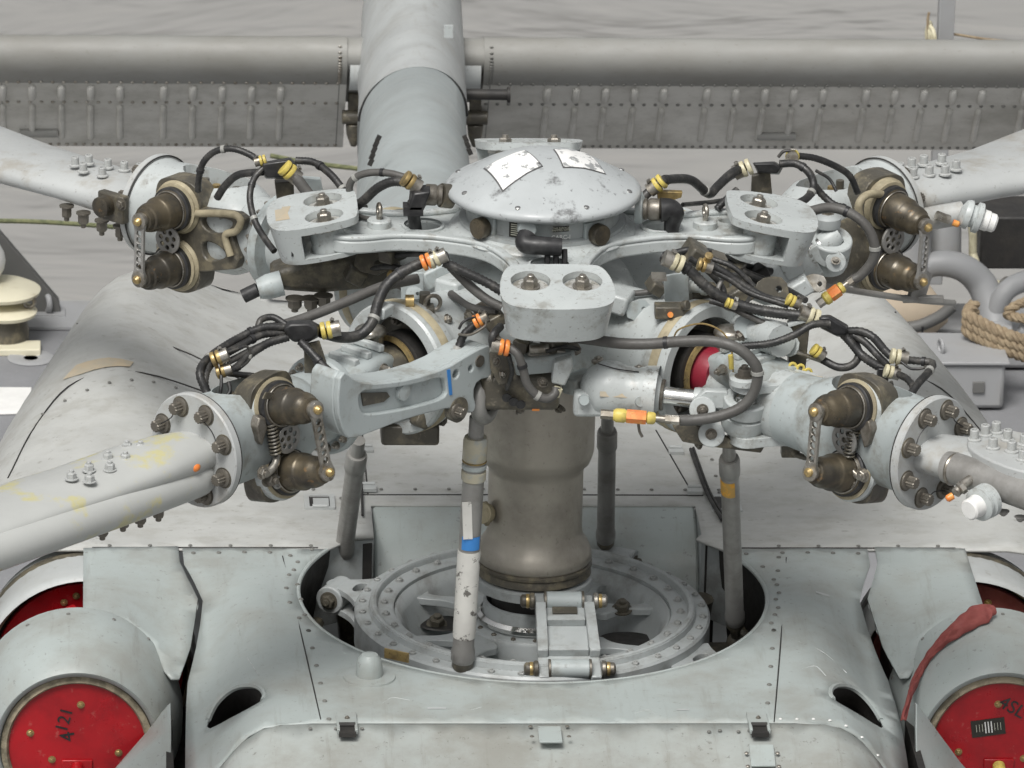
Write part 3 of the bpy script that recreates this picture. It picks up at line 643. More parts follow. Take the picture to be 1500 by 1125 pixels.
b=B(); b.ring_loft([ring(p4.y-.02,p4.z+.004,.214,p4.x,.455)]+[ring(p.y,p.z,h+.008,p.x) for p,h in zip(cr[5:],hws[5:])]); py_=b.out('pylon_upper_shell',PAINTN,H,ang=60)
b=B(); b.tube([q+V((0,-.004,-.006)) for q in ring(p4.y-.02,p4.z,.212,p4.x,.455)][28:57],.006,6,k=0); b.out('shell_seam',DARK,py_)
b=B(); b.box((0.113,7.200,-1.706),(.035,.01,.05)); b.out('label_plate',PAINTWT,py_)
b=B(); b.cyl((0.224,8.000,-2.215),(0.399,8.000,-2.217),.022); b.lathe([(.032,0),(.032,.012)],(0.396,8.000,-2.217),(1,0,0),16); b.out('drain_pipe',DARK,H)
for s_,P in ((-1,((545,238),(549,228),(553,218),(558,208),(562,201))),(1,((684,203),(687,212),(690,220)))): pass
for P in ([(-0.273,4.950,-1.496),(-0.268,4.970,-1.480),(-0.261,4.980,-1.460),(-0.254,4.990,-1.441),(-0.246,5.000,-1.424)],[(0.069,5.100,-1.455),(0.075,5.070,-1.468),(0.082,5.050,-1.487)]):
    for p in P:
        b=B(); b.box(p,(.016,.012,.024),M.Rotation(radians(25 if p[0]<0 else -25),3,'Y')); b.out('vent_slot',DARK,H)
# ---- stabiliser
def sprof(c0=0,c1=1.12,g=0):
    cs=[(0,0),(.006,-.03),(.02,-.056),(.045,-.082),(.08,-.101),(.12,-.112),(.16,-.117),(.2,-.118),(.25,-.115),(.30,-.108),(.303,-.101),(.55,-.075),(.8,-.045),(1.12,-.006),(1.12,.004),(.8,.035),(.55,.06),(.3,.085),(.22,.09),(.15,.088),(.10,.08),(.06,.066),(.03,.048),(.012,.030),(.003,.014)]
    return cs
KC=.585
ca,sa=cos(radians(60)),sin(radians(60)); LE=V((0,8.90,-2.272))
def sp(x,c,n): c*=KC; n*=.80; return V((x,LE.y+c*ca+n*sa,LE.z-c*sa+n*ca))
def spl(x,c,d):  # point on the lower skin, d proud of it
    pts=[(0,0),(.006,-.03),(.02,-.056),(.045,-.082),(.08,-.101),(.12,-.112),(.16,-.117),(.2,-.118),(.25,-.115),(.30,-.108),(.303,-.101),(.55,-.075),(.8,-.045),(1.12,-.006)]
    for (c0,n0),(c1,n1) in zip(pts,pts[1:]):
        if c<=c1: return sp(x,c,n0+(n1-n0)*(c-c0)/(c1-c0)-d)
for x0,x1 in ((-2.9,-.212),(.352,3.1)):
    pf=sprof(); sk=[p for p in pf if p[0]>=.3]; no=[p for p in pf if p[0]<=.302]; no[6:]=[(.30,-.108),(.302,-.09),(.302,.07)]+[p for p in pf[11:] if p[0]<.3 and p[1]>0]
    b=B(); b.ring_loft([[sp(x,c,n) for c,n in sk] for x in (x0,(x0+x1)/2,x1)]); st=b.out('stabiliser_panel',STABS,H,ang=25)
    no=[p for p in pf if p[0]<=.3 and p[1]<=0]+[(.302,-.10),(.303,.07)]+[p for p in pf if p[0]<.3 and p[1]>0]
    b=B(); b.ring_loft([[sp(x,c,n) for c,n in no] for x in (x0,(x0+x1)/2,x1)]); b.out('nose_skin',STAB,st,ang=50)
    st['label']='left half of the stabiliser' if x0<0 else 'right half of the stabiliser'
    inn=x1 if x0<0 else x0; sg=-1 if x0<0 else 1
    rv=[]; k=0; x=x0+.02
    n3=V((0,-sa,-ca))
    while x<x1-.01: rv.append((tuple(spl(x,.285,.001)),tuple(n3))); rv.append((tuple(spl(x,.545,.001)),tuple(n3))); x+=.047
    for i in range(14): rv.append((tuple(spl(inn+sg*.03,.01+.02*i,.001)),tuple(n3)))
    x=x0+.03
    while x<x1: rv.append((tuple(spl(x,1.09,.001)),tuple(n3))); x+=.035
    rivets(rv,.0085,STEEL if x0<0 else RG,st)
    me=None; beads=[]
    x=inn+sg*.27; i=0
    while abs(x-inn)<abs(x1-x0)-.05:
        for c0,c1 in ((.335,.515),(.575,1.02)):
            i+=1
            if me is None or c0>.5 and len(beads)<2:
                b=B(); L=c1-c0; q0=spl(0,c0,0); q1=spl(0,c1,0)
                b.tube([q0,q0.lerp(q1,.04),q0.lerp(q1,.12),q0.lerp(q1,.88),q0.lerp(q1,.96),q1],(lambda u:(.004 if u in (0,1) else .013 if u in (.2,.8) else .017)) if c0<.5 else (lambda u:.004 if u in(0,1) else .014),10,k=0)
                for v in b.b.verts:
                    pass
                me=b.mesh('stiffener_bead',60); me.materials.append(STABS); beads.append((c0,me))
            mm=[m_ for c_,m_ in beads if c_==c0][0]
            o=bpy.data.objects.new('stiffener_bead',mm); COL.objects.link(o); o.parent=st; o.location=(x,0,0)
        x+=sg*(.121 if i%10 else .18)
    for j,x in enumerate((inn+sg*.03,inn+sg*1.42)):
        b=B(); b.tube([spl(x,.31,-.001),spl(x,.6,-.001),spl(x,1.1,-.001)],.0025,6,k=0); b.out('panel_seam',RG,st)
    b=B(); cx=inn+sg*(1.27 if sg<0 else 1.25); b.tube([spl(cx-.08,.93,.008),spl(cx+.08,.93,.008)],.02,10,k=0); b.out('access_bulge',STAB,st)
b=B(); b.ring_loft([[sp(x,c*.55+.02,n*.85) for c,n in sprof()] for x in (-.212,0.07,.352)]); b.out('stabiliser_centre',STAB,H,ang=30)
b=B(); b.lathe([(.10,-.27),(.10,.27)],sp(.07,.24,-.02),(1,0,0),24); b.out('pivot_housing',PAINTN,H)
for sx in (-.175,.33):
    b=B(); q=sp(sx,.62,-.06); b.box(q,(.05,.05,.14)); b.cyl(q+V((-.05,-.03,-.03)),q+V((.05,-.03,-.03)),.03); b.lathe([(.035,0),(.03,.05),(.012,.1)],q+V((0,-.02,-.06)),(0,0,-1),12); b.out('stabiliser_hinge',GREASE,H,bevel=.004)
# ---- red covers in the inlets
for s_,lb in ((-1,'bright red round engine cover with 121 and 4 scrawled on it, lower left'),(1,'darker red round engine cover with a black bar plate, lower right')):
    c=V((NC[0]*s_,NC[1],NC[2])); t=thing('intake_cover',lb,'intake cover',c,'round red covers in the engine inlets')
    rm=RED
    b=B(); b.lathe([(0,.012),(.19,.012),(.193,.006),(.192,-.02),(0,-.02)],c,(0,-1,0),64)
    o=b.out('cover_plate',RED,t)
    f=lambda x,z,d=.012:c+V((x,-d,z))
    for x,z in ((.01,.125),(-.13,.04),(.115,-.02),(-.07,-.04)):
        bolt('hex',f(x*-s_ if s_>0 else x,z),(0,-1,0),.008,GOLD,t)
    b=B(); b.tube([f(0,-.06,.016),f(0,-.075,.05),f(.0,-.14,.062),f(.0,-.2,.02)],.018,14)
    b.out('handle',RED if s_<0 else YEL,t)
    b=B(); b.box(f(0,-.055,.016),(.085,.008,.03)); b.out('handle_bracket',RED,t,bevel=.002)
    m_=lambda x,z,rot:M.Translation(f(x,z,.0135))@M.Rotation(radians(90),4,'X')@M.Rotation(radians(rot),4,'Z')
    if s_<0:
        text('121',m_(-.035,.08,75),.05,BLACK,t); text('4',m_(-.025,.03,100),.06,BLACK,t)
    else:
        text('4SL',m_(.03,.115,-30),.055,BLACK,t)
        b=B(); b.box(f(-.035,.055,.0135),(.095,.003,.05),M.Rotation(radians(-8),3,'Y')); pl=b.out('data_plate',PLATE,t)
        for k in range(9):
            b=B(); b.box(f(-.068+.0085*k,.052+.001*k,.0155),(.0032 if k in (3,4,5) else .0012,.001,.034 if k in(3,4,5) else .022),M.Rotation(radians(-8),3,'Y')); b.out('printed_bar',WHITE if k in (3,4,5) else PRINT,pl)
for s_,lb in ((-1,'red panel with a scraped bar handle in the upper left inlet arch'),(1,'faded red panel with yellow handle in the upper right inlet arch')):
    ac=V((s_*1.26,.20,-1.470)); t=thing('inlet_panel',lb,'intake cover',ac,'red panels in the upper inlet arches')
    b=B(); b.lathe([(0,.0),(.272,.0),(.272,-.03),(0,-.03)],ac,(0,-1,0),56); b.out('panel',RED if s_<0 else STRAP,t,bevel=.003)
    q=lambda x,z,d=.004:ac+V((x*-s_,-d,z))
    b=B(); b.tube([q(-.04,.20,.02),q(-.08,.185,.045),q(-.20,.10,.045),q(-.26,.02,.02)],.017,14); b.out('bar_handle',RED if s_<0 else YEL,t)
    for x,z in ((-.035,.235),(-.02,.19),(-.07,.215)): bolt('hex',q(x,z),(0,-1,0),.008,GOLD,t)
    b=B(); b.tube([q(-.14,.14,.06),q(-.22,.09,.07),q(-.27,.10,.05),q(-.22,.12,.05),q(-.2,.06,.07),q(-.28,.04,.05)],.0035,6); b.out('tie_wire',GOLD,t)
# red strap draped on the right inlet
t0=[(1.286,-0.228,-1.111),(1.245,-0.255,-1.115),(1.182,-0.304,-1.134),(1.132,-0.328,-1.168),(1.087,-0.353,-1.213),(1.053,-0.397,-1.257),(1.024,-0.491,-1.275),(0.993,-0.624,-1.289)]
b=B(); R=[]; tp=smooth_path(t0,7); wk=[.014,.036,.026,.016,.010,.012,.008,.008]
for i,p in enumerate(tp):
    a=tp[max(i-1,0)]; c=tp[min(i+1,len(tp)-1)]; tn=(c-a).normalized(); sd_=tn.cross(V((0,-.5,.85))).normalized(); up_=sd_.cross(tn)
    u=i/7; k=min(int(u),6); w_=(wk[k]+(wk[k+1]-wk[k])*(u-k))*(1+.25*noise.noise(V((i*.45,0,0)))); row=[]
    for j in range(9):
        v=j/4-1; row.append(p+sd_*w_*v*(1+.06*noise.noise(V((i*.8,j,3))))+up_*(.014+.014*noise.noise(V((i*.33,v*2.2,1)))+.010*(1-v*v)))
    R.append(row+[q-up_*.006 for q in row[::-1]])
b.ring_loft(R); o=b.out('red_strap',STRAP,None); bm=o.modifiers.new('s','SUBSURF'); bm.levels=2; bm.render_levels=2
tag(o,'faded red fabric strap draped over the right inlet ring','strap')


# ================================================================ swashplate
SW=thing('swashplate','grey bolted swashplate ring in the well round the mast foot','swashplate',(0,0,-1.3))
ZS=-1.195
b=B(); b.lathe([(.395,-.03),(.395,.0),(.402,.004),(.44,.004),(.443,.016),(.452,.020),(.463,.016),(.466,.000),(.50,-.003),(.506,-.01),(.506,-.10),(.48,-.14),(.40,-.14),(.395,-.03)],(0,0,ZS),(0,0,1),96,cap=False); b.out('outer_ring',PAINTS,SW,ang=30)
b=B(); b.torus((0,0,ZS+.013),(0,0,1),.4525,.010,80,8); b.out('ring_bead',PAINTS,SW)
b=B(); b.lathe([(.397,-.012),(.375,-.05),(.34,-.13),(.27,-.20),(.18,-.21),(.18,-.16)],(0,0,ZS),(0,0,1),80,cap=False); dish=b.out('dish',PAINTS,SW,solid=.01,ang=60)
# pierced webs inside the ring
for a0 in (0,90,180,270):
    a=radians(a0+38); m_=M.Translation((0,0,ZS-.03))@M.Rotation(a,4,'Z')
    o_=chaikin([(.18,-.09),(.26,-.075),(.34,-.14),(.40,-.17),(.405,0),(.40,.17),(.34,.14),(.26,.075),(.18,.09)],2)
    h_=chaikin([(.26,-.02),(.30,-.065),(.36,-.10),(.375,0),(.36,.10),(.30,.065),(.26,.02)],2)
    b=B(); b.plate(o_,[h_],-.022,0,m_@M.Translation((0,0,-.01))); b.out('pierced_web',PAINTS,SW,bevel=.003)
for i in range(36):
    a=2*pi*(i+.3)/36
    bolt('hex',(.485*cos(a),.485*sin(a),ZS-.004),(0,0,1),.0105,BOLTP,SW)
for i in range(30):
    a=2*pi*(i+.6)/30
    bolt('hex',(.422*cos(a),.422*sin(a),ZS+.003),(0,0,1),.0105,BOLTP,SW)
b=B(); b.lathe([(.185,-.20),(.185,-.045),(.178,-.035),(.145,-.03),(.14,.03),(.132,.035),(.132,-.2)],(0,0,ZS),(0,0,1),64,cap=False); b.out('inner_hub',PAINTS,SW)
for i in range(16):
    a=2*pi*i/16; bolt('hex',(.163*cos(a),.163*sin(a),ZS-.036),(0,0,1),.008,BOLTG,SW)
b=B(); b.lathe([(.148,.0),(.158,.01),(.158,.02),(.148,.03)],(0,0,ZS-.03),(0,0,1),64,cap=False); b.out('chrome_band',CHROME,SW)
# ears carrying the rods
for a0 in (153,-32,62,243):
    a=radians(a0); m_=M.Translation((0,0,ZS-.02))@M.Rotation(a,4,'Z')
    for zz in (-.012,-.075):
        b=B(); b.plate(chaikin([(.49,-.13),(.54,-.07),(.60,-.035),(.635,-.03),(.645,0),(.635,.03),(.60,.035),(.54,.07),(.49,.13)],2),[circ(.54,0,.018,14,.035)],zz-.018,zz,m_); b.out('rod_ear',PAINTS,SW,bevel=.003)
    p=V((.615*cos(a),.615*sin(a),ZS-.10))
    t_=V((-sin(a),cos(a),0)); 
    b=B(); b.cyl(p-t_*.05+V((0,0,.03)),p+t_*.05+V((0,0,.03)),.042,n=28); b.out('ear_boss',PAINTS,SW,bevel=.004)
    for s_ in (-1,1): bolt('hex',p+t_*.05*s_+V((0,0,.03)),t_*s_,.020,GREASE,SW)
b=B(); b.box((-0.406,-0.470,-1.144),(.075,.006,.028),M.Rotation(radians(-30),3,'Z')@M.Rotation(radians(0),3,'X')); pl=b.out('data_plate',GOLD,SW)
for a0 in (-24,200): 
    a=radians(a0)
for px,py in ((911,893),(640,915)):
    bolt('hex',(0.264,0.105,-1.240) if px==911 else (-0.264,0.139,-1.300),(0,-.3,1),.022,GREASE,SW,h=.03)
for p,rx in (((-0.243,0.154,-1.300),.075),((0.272,0.025,-1.300),.085),((0.271,0.353,-1.270),.05)):
    b=B(); b.lathe([(0,.0),(.95,.0),(1,-.004)],(0,0,0),(0,0,1),28); bmesh.ops.transform(b.b,matrix=M.Translation(V(p))@M.Diagonal((rx,rx*.75,1,1)),verts=b.b.verts); b.out('dish_opening',DARK,SW)
# scissor link
SL=thing('scissor_link','grey H-shaped scissor link with greasy end bolts in front of the mast foot','scissor link',(.07,-.35,-1.2))
p1=V((0.074,-0.205,-1.088)); p2=V((0.076,-0.475,-1.183)); ax_=(p2-p1).normalized(); xx=V((1,0,0)); nn=xx.cross(ax_)*-1
if nn.z<0: nn=-nn
mm_=M.Identity(4)
for i in range(3): mm_[i][0]=xx[i]; mm_[i][1]=-ax_[i]; mm_[i][2]=nn[i]; mm_[i][3]=p1[i]
L=(p2-p1).length
hw1,hw2=.082,.088
ol=[(-hw1,.03),(-hw1+.028,.03),(-hw1+.03,-.02),(hw1-.03,-.02),(hw1-.028,.03),(hw1,.03),(hw1,-.05),(hw2,-L+.01),(hw2,-L-.03),(hw2-.03,-L-.03),(hw2-.034,-L+.035),(-hw2+.034,-L+.035),(-hw2+.03,-L-.03),(-hw2,-L-.03),(-hw2,-L+.01),(-hw1,-.05)]
b=B(); b.plate(ol,[],-.022,-.002,mm_); b.out('link_body',PAINTS,SL,bevel=.004)
for y0_,y1_ in ((-.055,-.030),(-.125,-.10),(-L+.03,-L+.055)): pass
b=B(); b.plate([(-hw1,-.03),(-hw1+.028,-.03),(-hw2+.03,-L+.05),(-hw2,-L+.05)],[],-.003,.026,mm_); b.out('side_rib',PAINTS,SL,bevel=.004)
b=B(); b.plate([(hw1-.028,-.03),(hw1,-.03),(hw2,-L+.05),(hw2-.03,-L+.05)],[],-.003,.026,mm_); b.out('side_rib',PAINTS,SL,bevel=.004)
b=B(); b.plate([(-.054,-.105),(.054,-.105),(.054,-.085),(-.054,-.085)],[],-.003,.022,mm_); b.out('cross_rib',PAINTS,SL,bevel=.003)
b=B(); b.plate([(-.056,-L+.075),(.056,-L+.075),(.056,-L+.055),(-.056,-L+.055)],[],-.003,.022,mm_); b.out('cross_rib',PAINTS,SL,bevel=.003)
b=B(); b.plate([(-.035,-.055),(.035,-.055),(.035,-.028),(-.035,-.028)],[],-.003,.004,mm_); b.out('data_plate',GREASE,SL,bevel=.001)
for p,hw in ((p1,.05),(p2,.054)):
    b=B(); b.cyl(p-xx*hw,p+xx*hw,.027,n=28); b.out('pivot_barrel',PAINT,SL,bevel=.003)
    for s_ in (-1,1):
        b=B(); b.cyl(p+xx*s_*hw,p+xx*s_*(hw+.006),.028,n=28); b.out('pivot_washer',BOLTG,SL)
        e=p+xx*s_*(.088 if p is p2 else .083)
        b=B(); b.lathe([(.024,0),(.024,.012),(.019,.014),(.019,.035),(.012,.04)],e,xx*s_,12); b.out('end_nut',GREASE if s_<0 else STEEL,SL,bevel=.002)
        b=B(); b.lathe([(.020,.015),(.021,.02),(.020,.024)],e,xx*s_,12); b.out('gold_ring',GOLD,SL)
# ================================================================ pitch rods
def rod(lb,p,q,r,m,extra=None):
    p=V(p);q=V(q); t=thing('pitch_control_rod',lb,'control rod',q,'pitch control rods'); d=(p-q).normalized(); L=(p-q).length
    b=B(); b.lathe([(r*.75,0),(r*1.1,.02),(r*1.12,.045),(r,.06),(r,L-.10),(r*1.02,L-.09)],q,d,28); b.out('tube',m,t)
    b=B(); b.lathe([(r*.5,-.05),(r*.62,-.02),(r*1.0,0),(r*.9,.03)],q,d,24); b.out('lower_end',GREASE,t)
    b=B(); b.ball(q-d*.075,r*1.05,(1,.7,1),16); b.out('lower_bearing',GREASE,t)
    b=B(); b.lathe([(r*1.02,L-.10),(r*1.14,L-.095),(r*1.14,L-.04),(r*1.02,L-.03)],q,d,28); b.out('upper_collar',BEIGEP if extra else RODG,t)
    b=B(); b.lathe([(r*.72,L-.04),(r*.70,L+.03)],q,d,20); b.out('neck',RODG,t)
    return t,q,d,L
t,q,d,L=rod('front rod with chipped white sleeve, blue tape and beige bands',(-0.199,-0.470,-0.467),(-0.221,-0.430,-1.191),.030,RODG,True)
b=B(); b.lathe([(.0312,.09),(.0322,.10),(.0322,.345),(.0312,.355)],q,d,32); b.out('chipped_white_sleeve',WHROD,t)
b=B(); b.lathe([(.0325,.365),(.0325,.405)],q,d,24,cap=False,a0=pi*1.25,a1=pi*1.8); b.out('blue_tape',BLUE,t)
for h0,h1,m_ in ((L-.16,L-.13,BEIGEP),(L-.125,L-.11,PAINT),(L-.105,L-.10,GOLD)):
    b=B(); b.lathe([(.031,h0),(.0345,h0+.004),(.0345,h1-.002),(.031,h1)],q,d,28); b.out('band',m_,t)
b=B(); b.box(q+d*(L-.27)+V((-.012,-.0315,0)),(.026,.002,.11),M.Rotation(radians(-3),3,'Y')); lb_=b.out('paper_label',WHROD,t)
b=B(); b.torus((-0.176,-0.500,-0.370),(.9,-.45,0),.055,.022,36,14); b.out('upper_eye',RODG,t)
b=B(); b.ball((-0.176,-0.500,-0.370),.045,(.5,.5,1),20); b.out('spherical_bearing',BLACK,t)
t,q,d,L=rod('front right rod with an orange paint mark, right of the mast',(0.505,-0.400,-0.562),(0.574,-0.060,-1.219),.026,RODG)
b=B(); b.lathe([(.0265,L-.17),(.0272,L-.165),(.0272,L-.115),(.0265,L-.11)],q,d,24,cap=False,a0=pi*.9,a1=pi*1.7); b.out('orange_mark',AMB,t)
t,q,d,L=rod('plain grey rod left of the mast, rising behind the left cuff',(-0.496,0.200,-0.780),(-0.523,0.450,-1.213),.027,RODG)
t,q,d,L=rod('plain dark grey rod just behind and right of the mast',(0.226,0.350,-0.762),(0.247,0.550,-1.209),.026,RODG)
# ================================================================ rotor head
R_=thing('rotor_hub','blue-grey rotor hub with domed cap, star plate and brown mast','rotor head',(0,0,-1.1))
b=B(); b.lathe([(.150,-.30),(.163,-.42),(.163,-.70),(.161,-.712),(.160,-.716),(.152,-.738),(.137,-.752),(.134,-.77),(.134,-.94),(.138,-.965),(.152,-.985),(.163,-1.01),(.164,-1.03),(.160,-1.036)],(0,0,0),(0,0,1),80); b.out('mast',MAST,R_,ang=50)
b=B(); b.lathe([(.158,-1.036),(.166,-1.042),(.166,-1.05),(.160,-1.055),(.164,-1.075),(.150,-1.085)],(0,0,0),(0,0,1),64); b.out('mast_nut',GREASE,R_)
b=B(); b.lathe([(.160,-1.085),(.168,-1.09),(.168,-1.115),(.14,-1.125),(.115,-1.13),(.115,-1.22)],(0,0,0),(0,0,1),64); b.out('drive_collar',PAINTS,R_)
b=B(); b.lathe([(.117,-1.125),(.118,-1.21)],(0,0,0),(0,0,1),48); b.out('collar_gap',DARK,R_)
for i in range(14):
    a=2*pi*i/14; b=B(); b.lathe([(.009,-.002),(.009,.0015)],(.156*cos(a),.156*sin(a),-1.0905),(0,0,1),10); 
    b.out('collar_hole',DARK,R_)
b=B(); b.cyl((-0.142,-0.060,-0.881),(-0.155,-0.080,-0.873),.03,n=16); b.lathe([(.035,0),(.035,.008)],(-0.138,-0.060,-0.881),(-1,-.2,0),16); b.out('side_plug',TAN,R_)
ZH=-.315; AZM={'fl':225,'fr':-45,'rl':137.5,'rr':42.5}; SG={'fl':1,'rl':1,'fr':-1,'rr':-1}
def loc(arm,r,t,z):
    a=radians(AZM[arm]); s_=SG[arm]; return V((r*cos(a)-s_*t*sin(a),r*sin(a)+s_*t*cos(a),z))
def er(arm): a=radians(AZM[arm]); return V((cos(a),sin(a),0))
def et(arm): a=radians(AZM[arm]); return V((-sin(a),cos(a),0))*SG[arm]
def arm_m(arm,z=0):
    """maps (r,t,z) of an arm to the scene"""
    e,t=er(arm),et(arm); m_=M.Identity(4)
    for i in range(3): m_[i][0]=e[i]; m_[i][1]=t[i]; m_[i][2]=(0,0,1)[i]
    m_[2][3]=z; return m_
def side_m(arm,t0):
    """maps (r,z,depth toward the camera side) of an arm to the scene"""
    e,t=er(arm),et(arm); m_=M.Identity(4)
    for i in range(3): m_[i][0]=e[i]; m_[i][1]=(0,0,1)[i]; m_[i][2]=t[i]; m_[i][3]=t[i]*t0
    return m_
b=B(); b.lathe([(.16,-.42),(.25,-.40),(.28,-.34),(.28,-.24),(.24,-.17),(.16,-.14),(.12,-.06),(.14,-.05)],(0,0,0),(0,0,1),64); b.out('hub_core',PAINTWT,R_,ang=50)
for arm in ('fl','fr','rl','rr'):
    e=er(arm); o=V((0,0,ZH))
    b=B(); b.lathe([(.150,.12),(.158,.25),(.165,.40),(.168,.50),(.176,.525),(.184,.535),(.186,.60),(.180,.607),(.150,.607),(.146,.55),(.13,.50)],o,e,64,cap=False); ha=b.out('hub_arm',PAINTWT,R_,ang=40)
    b=B(); b.lathe([(.1862,.552),(.1875,.556),(.1875,.578),(.1862,.582)],o,e,64,cap=False); b.out('beige_band',TAN,ha)
    b=B(); b.lathe([(.0,.535),(.150,.535),(.150,.52)],o,e,40); b.out('bearing_seat',GREASE,ha)
    b=B(); b.lathe([(.095,.535),(.10,.545),(.10,.60),(.088,.605)],o,e,40); b.out('bearing_race',DARK,ha)
    b=B(); b.lathe([(.070,.58),(.072,.60),(.070,.64),(.062,.66)],o,e,40); b.out('elastomeric_bearing',MAROON if arm=='fr' else GREASE,ha)
    b=B(); b.lathe([(.090,.607),(.098,.612),(.098,.618),(.085,.622)],o,e,40,cap=False); b.out('bearing_rim',GOLD,ha)
    for k in range(8):
        a=2*pi*(k+.5)/8; x,y,z=axes(e); bolt('hex',o+e*.537+(x*cos(a)+y*sin(a))*.125,e,.014,BOLTG,ha,h=.02)
    for a in (100,150,200):
        x,y,z=axes(e)
# star plate
def star(off=0):
    pts=[]
    for k in range(4):
        a=radians(-90+90*k)
        for r,h in ((.30,-.118),(.37,-.108),(.43,-.108),(.49,-.13),(.56,-.135),(.605,-.10),(.615,0),(.605,.10),(.56,.135),(.49,.13),(.43,.108),(.37,.108),(.30,.118)):
            h2=h-copysign(off,h) if h else 0
            r2=r-(off if r>.5 else 0)
            pts.append((r2*cos(a)-h2*sin(a),r2*sin(a)+h2*cos(a)))
        a2=a+radians(45); rr=.245-off*1.2; pts.append((rr*cos(a2),rr*sin(a2)))
    return chaikin(pts,2)
holes=[]
for k in range(4):
    a=radians(-90+90*k); f_=lambda r,h:(r*cos(a)-h*sin(a),r*sin(a)+h*cos(a))
    holes.append(circ(*f_(.333,0),.052,28)); holes.append(circ(*f_(.525,.07),.026,18)); holes.append(circ(*f_(.525,-.07),.026,18))
b=B(); b.plate(star(),holes,-.085,-.048); sp_=b.out('star_plate',PAINTWT,R_); bev(sp_,.006,3)
b=B(); b.plate(star(),[star(.028)],-.049,-.034); o=b.out('star_rim',PAINTWT,R_); bev(o,.006,3)
for k in range(4):
    a=radians(-90+90*k); c=V((.333*cos(a),.333*sin(a),0))
    b=B(); b.lathe([(.053,-.05),(.060,-.05),(.060,-.042),(.053,-.040)],c,(0,0,1),36,cap=False); b.out('hole_lip',PAINTWT,R_)
b=B(); b.lathe([(.262,-.05),(.255,-.040),(.235,-.030),(.228,-.028)],(0,0,0),(0,0,1),64); b.out('centre_boss',PAINTWT,R_)
# housing and dome
b=B(); b.lathe([(.232,-.030),(.232,-.018),(.214,-.014),(.214,.045),(.20,.05)],(0,0,0),(0,0,1),80); hs_=b.out('slip_ring_housing',PAINTS,R_)
DP=[(.0,.170),(.04,.169),(.08,.163),(.13,.148),(.18,.124),(.225,.098),(.255,.082),(.268,.074),(.273,.066),(.272,.056),(.262,.048),(.21,.044)]
b=B(); b.lathe(DP,(0,0,0),(0,0,1),96); dm=b.out('dome_cap',DOME,R_,ang=60)
def dz(r):
    for (r0,z0),(r1,z1) in zip(DP,DP[1:]):
        if r<=r1: return z0+(z1-z0)*(r-r0)/(r1-r0)
    return .06
for k in range(8):
    a=radians(22+45*k+3); bolt('riv',(.248*cos(a),.248*sin(a),dz(.248)),(.35*cos(a),.35*sin(a),1),.0085,CHROME,dm,'screw')
for quad,rot in (([(-0.166,-0.023,0.152)[:2],(-0.054,0.026,0.160)[:2],(-0.013,-0.091,0.155)[:2],(-0.122,-0.160,0.142)[:2]],0),([(0.030,0.028,0.162)[:2],(0.128,0.071,0.150)[:2],(0.166,-0.055,0.140)[:2],(0.049,-0.090,0.157)[:2]],0)):
    for gr,m_,nm,dd in ((0,STICK,'peeling_sticker',.0022),(.006,SEDGE,'sticker_border',.0010)):
        c=(sum(p[0] for p in quad)/4,sum(p[1] for p in quad)/4)
        q=[(c[0]+(p[0]-c[0])*(1+gr*10),c[1]+(p[1]-c[1])*(1+gr*10)) for p in quad]
        b=B(); b.sheet(q,[],lambda x,y:dz(sqrt(x*x+y*y))+dd,.012); b.out(nm,m_,dm,ang=60)
# plates and lettering on the housing
def wallm(a,z,r=.2155): 
    a=radians(a); return frame((r*cos(a),r*sin(a),z),(cos(a),sin(a),0),(0,0,1)) 
def wm(a,z,r=.2152):
    a=radians(a); n_=V((cos(a),sin(a),0)); x=V((-sin(a),cos(a),0)); m_=M.Identity(4)
    for i in range(3): m_[i][0]=x[i]; m_[i][1]=(0,0,1)[i]; m_[i][2]=n_[i]; m_[i][3]=(r*cos(a),r*sin(a),z)[i]
    return m_
def curved(a0,a1,z0,z1,r,m,nm,par):
    b=B(); b.lathe([(r-.002,z0),(r,z0),(r,z1),(r-.002,z1)],(0,0,0),(0,0,1),10,0,1) if 0 else None
    R=[[V((rr*cos(radians(a0+(a1-a0)*i/8)),rr*sin(radians(a0+(a1-a0)*i/8)),z)) for rr,z in ((r-.003,z0),(r,z0),(r,z1),(r-.003,z1))] for i in range(9)]
    b.ring_loft(R); return b.out(nm,m,par)
pl=curved(-119,-104,-.012,.040,.2155,PLATE,'data_plate',hs_)
for k in range(6): curved(-117.5,-105.5,.024-.006*k,.0265-.006*k,.2162,PRINT,'printed_line',pl)
text('DATA',wm(-111.5,.034,.2163),.009,PRINT,pl)
text('CARC-I',wm(-80,-.006,.2154),.017,WHITE,hs_,bold=.0003)
curved(-86,-74,.010,.026,.2155,PLATE,'stencil_patch',hs_)
text('THIS SURFACE\nPAINTED WITH',wm(-80,.018,.2162),.0075,PRINT,hs_)
curved(-54,-46,.018,.034,.2155,PLATE,'stencil_patch',hs_); text('6-91',wm(-50,.026,.2162),.011,PRINT,hs_)
def plug(a,z,r=.030,ln=.045,m=BRONZE):
    a=radians(a); n_=V((cos(a),sin(a),0)); c=n_*.206+V((0,0,z))
    b=B(); b.box(c+n_*.012,(.072,.012,.066),frame((0,0,0),(0,0,1),n_).to_3x3() if 0 else M.Rotation(a+pi/2,3,'Z')); f_=b.out('connector_flange',PAINT,hs_,bevel=.003)
    b=B(); b.lathe([(r*.8,.01),(r*.9,.02),(r,.024),(r*1.02,.028),(r,.032),(r,ln),(r*.95,ln+.004),(r*.3,ln+.006)],c,n_,28); b.out('connector_cap',m,f_)
plug(-139,.002); plug(-53,-.004)
b=B(); n_=V((-.08,-1,0)).normalized(); c=V((-0.058,-0.240,0.029)); b.lathe([(.028,-.04),(.028,.0),(.024,.01)],c,n_,24); b.out('front_connector',PAINT,hs_)
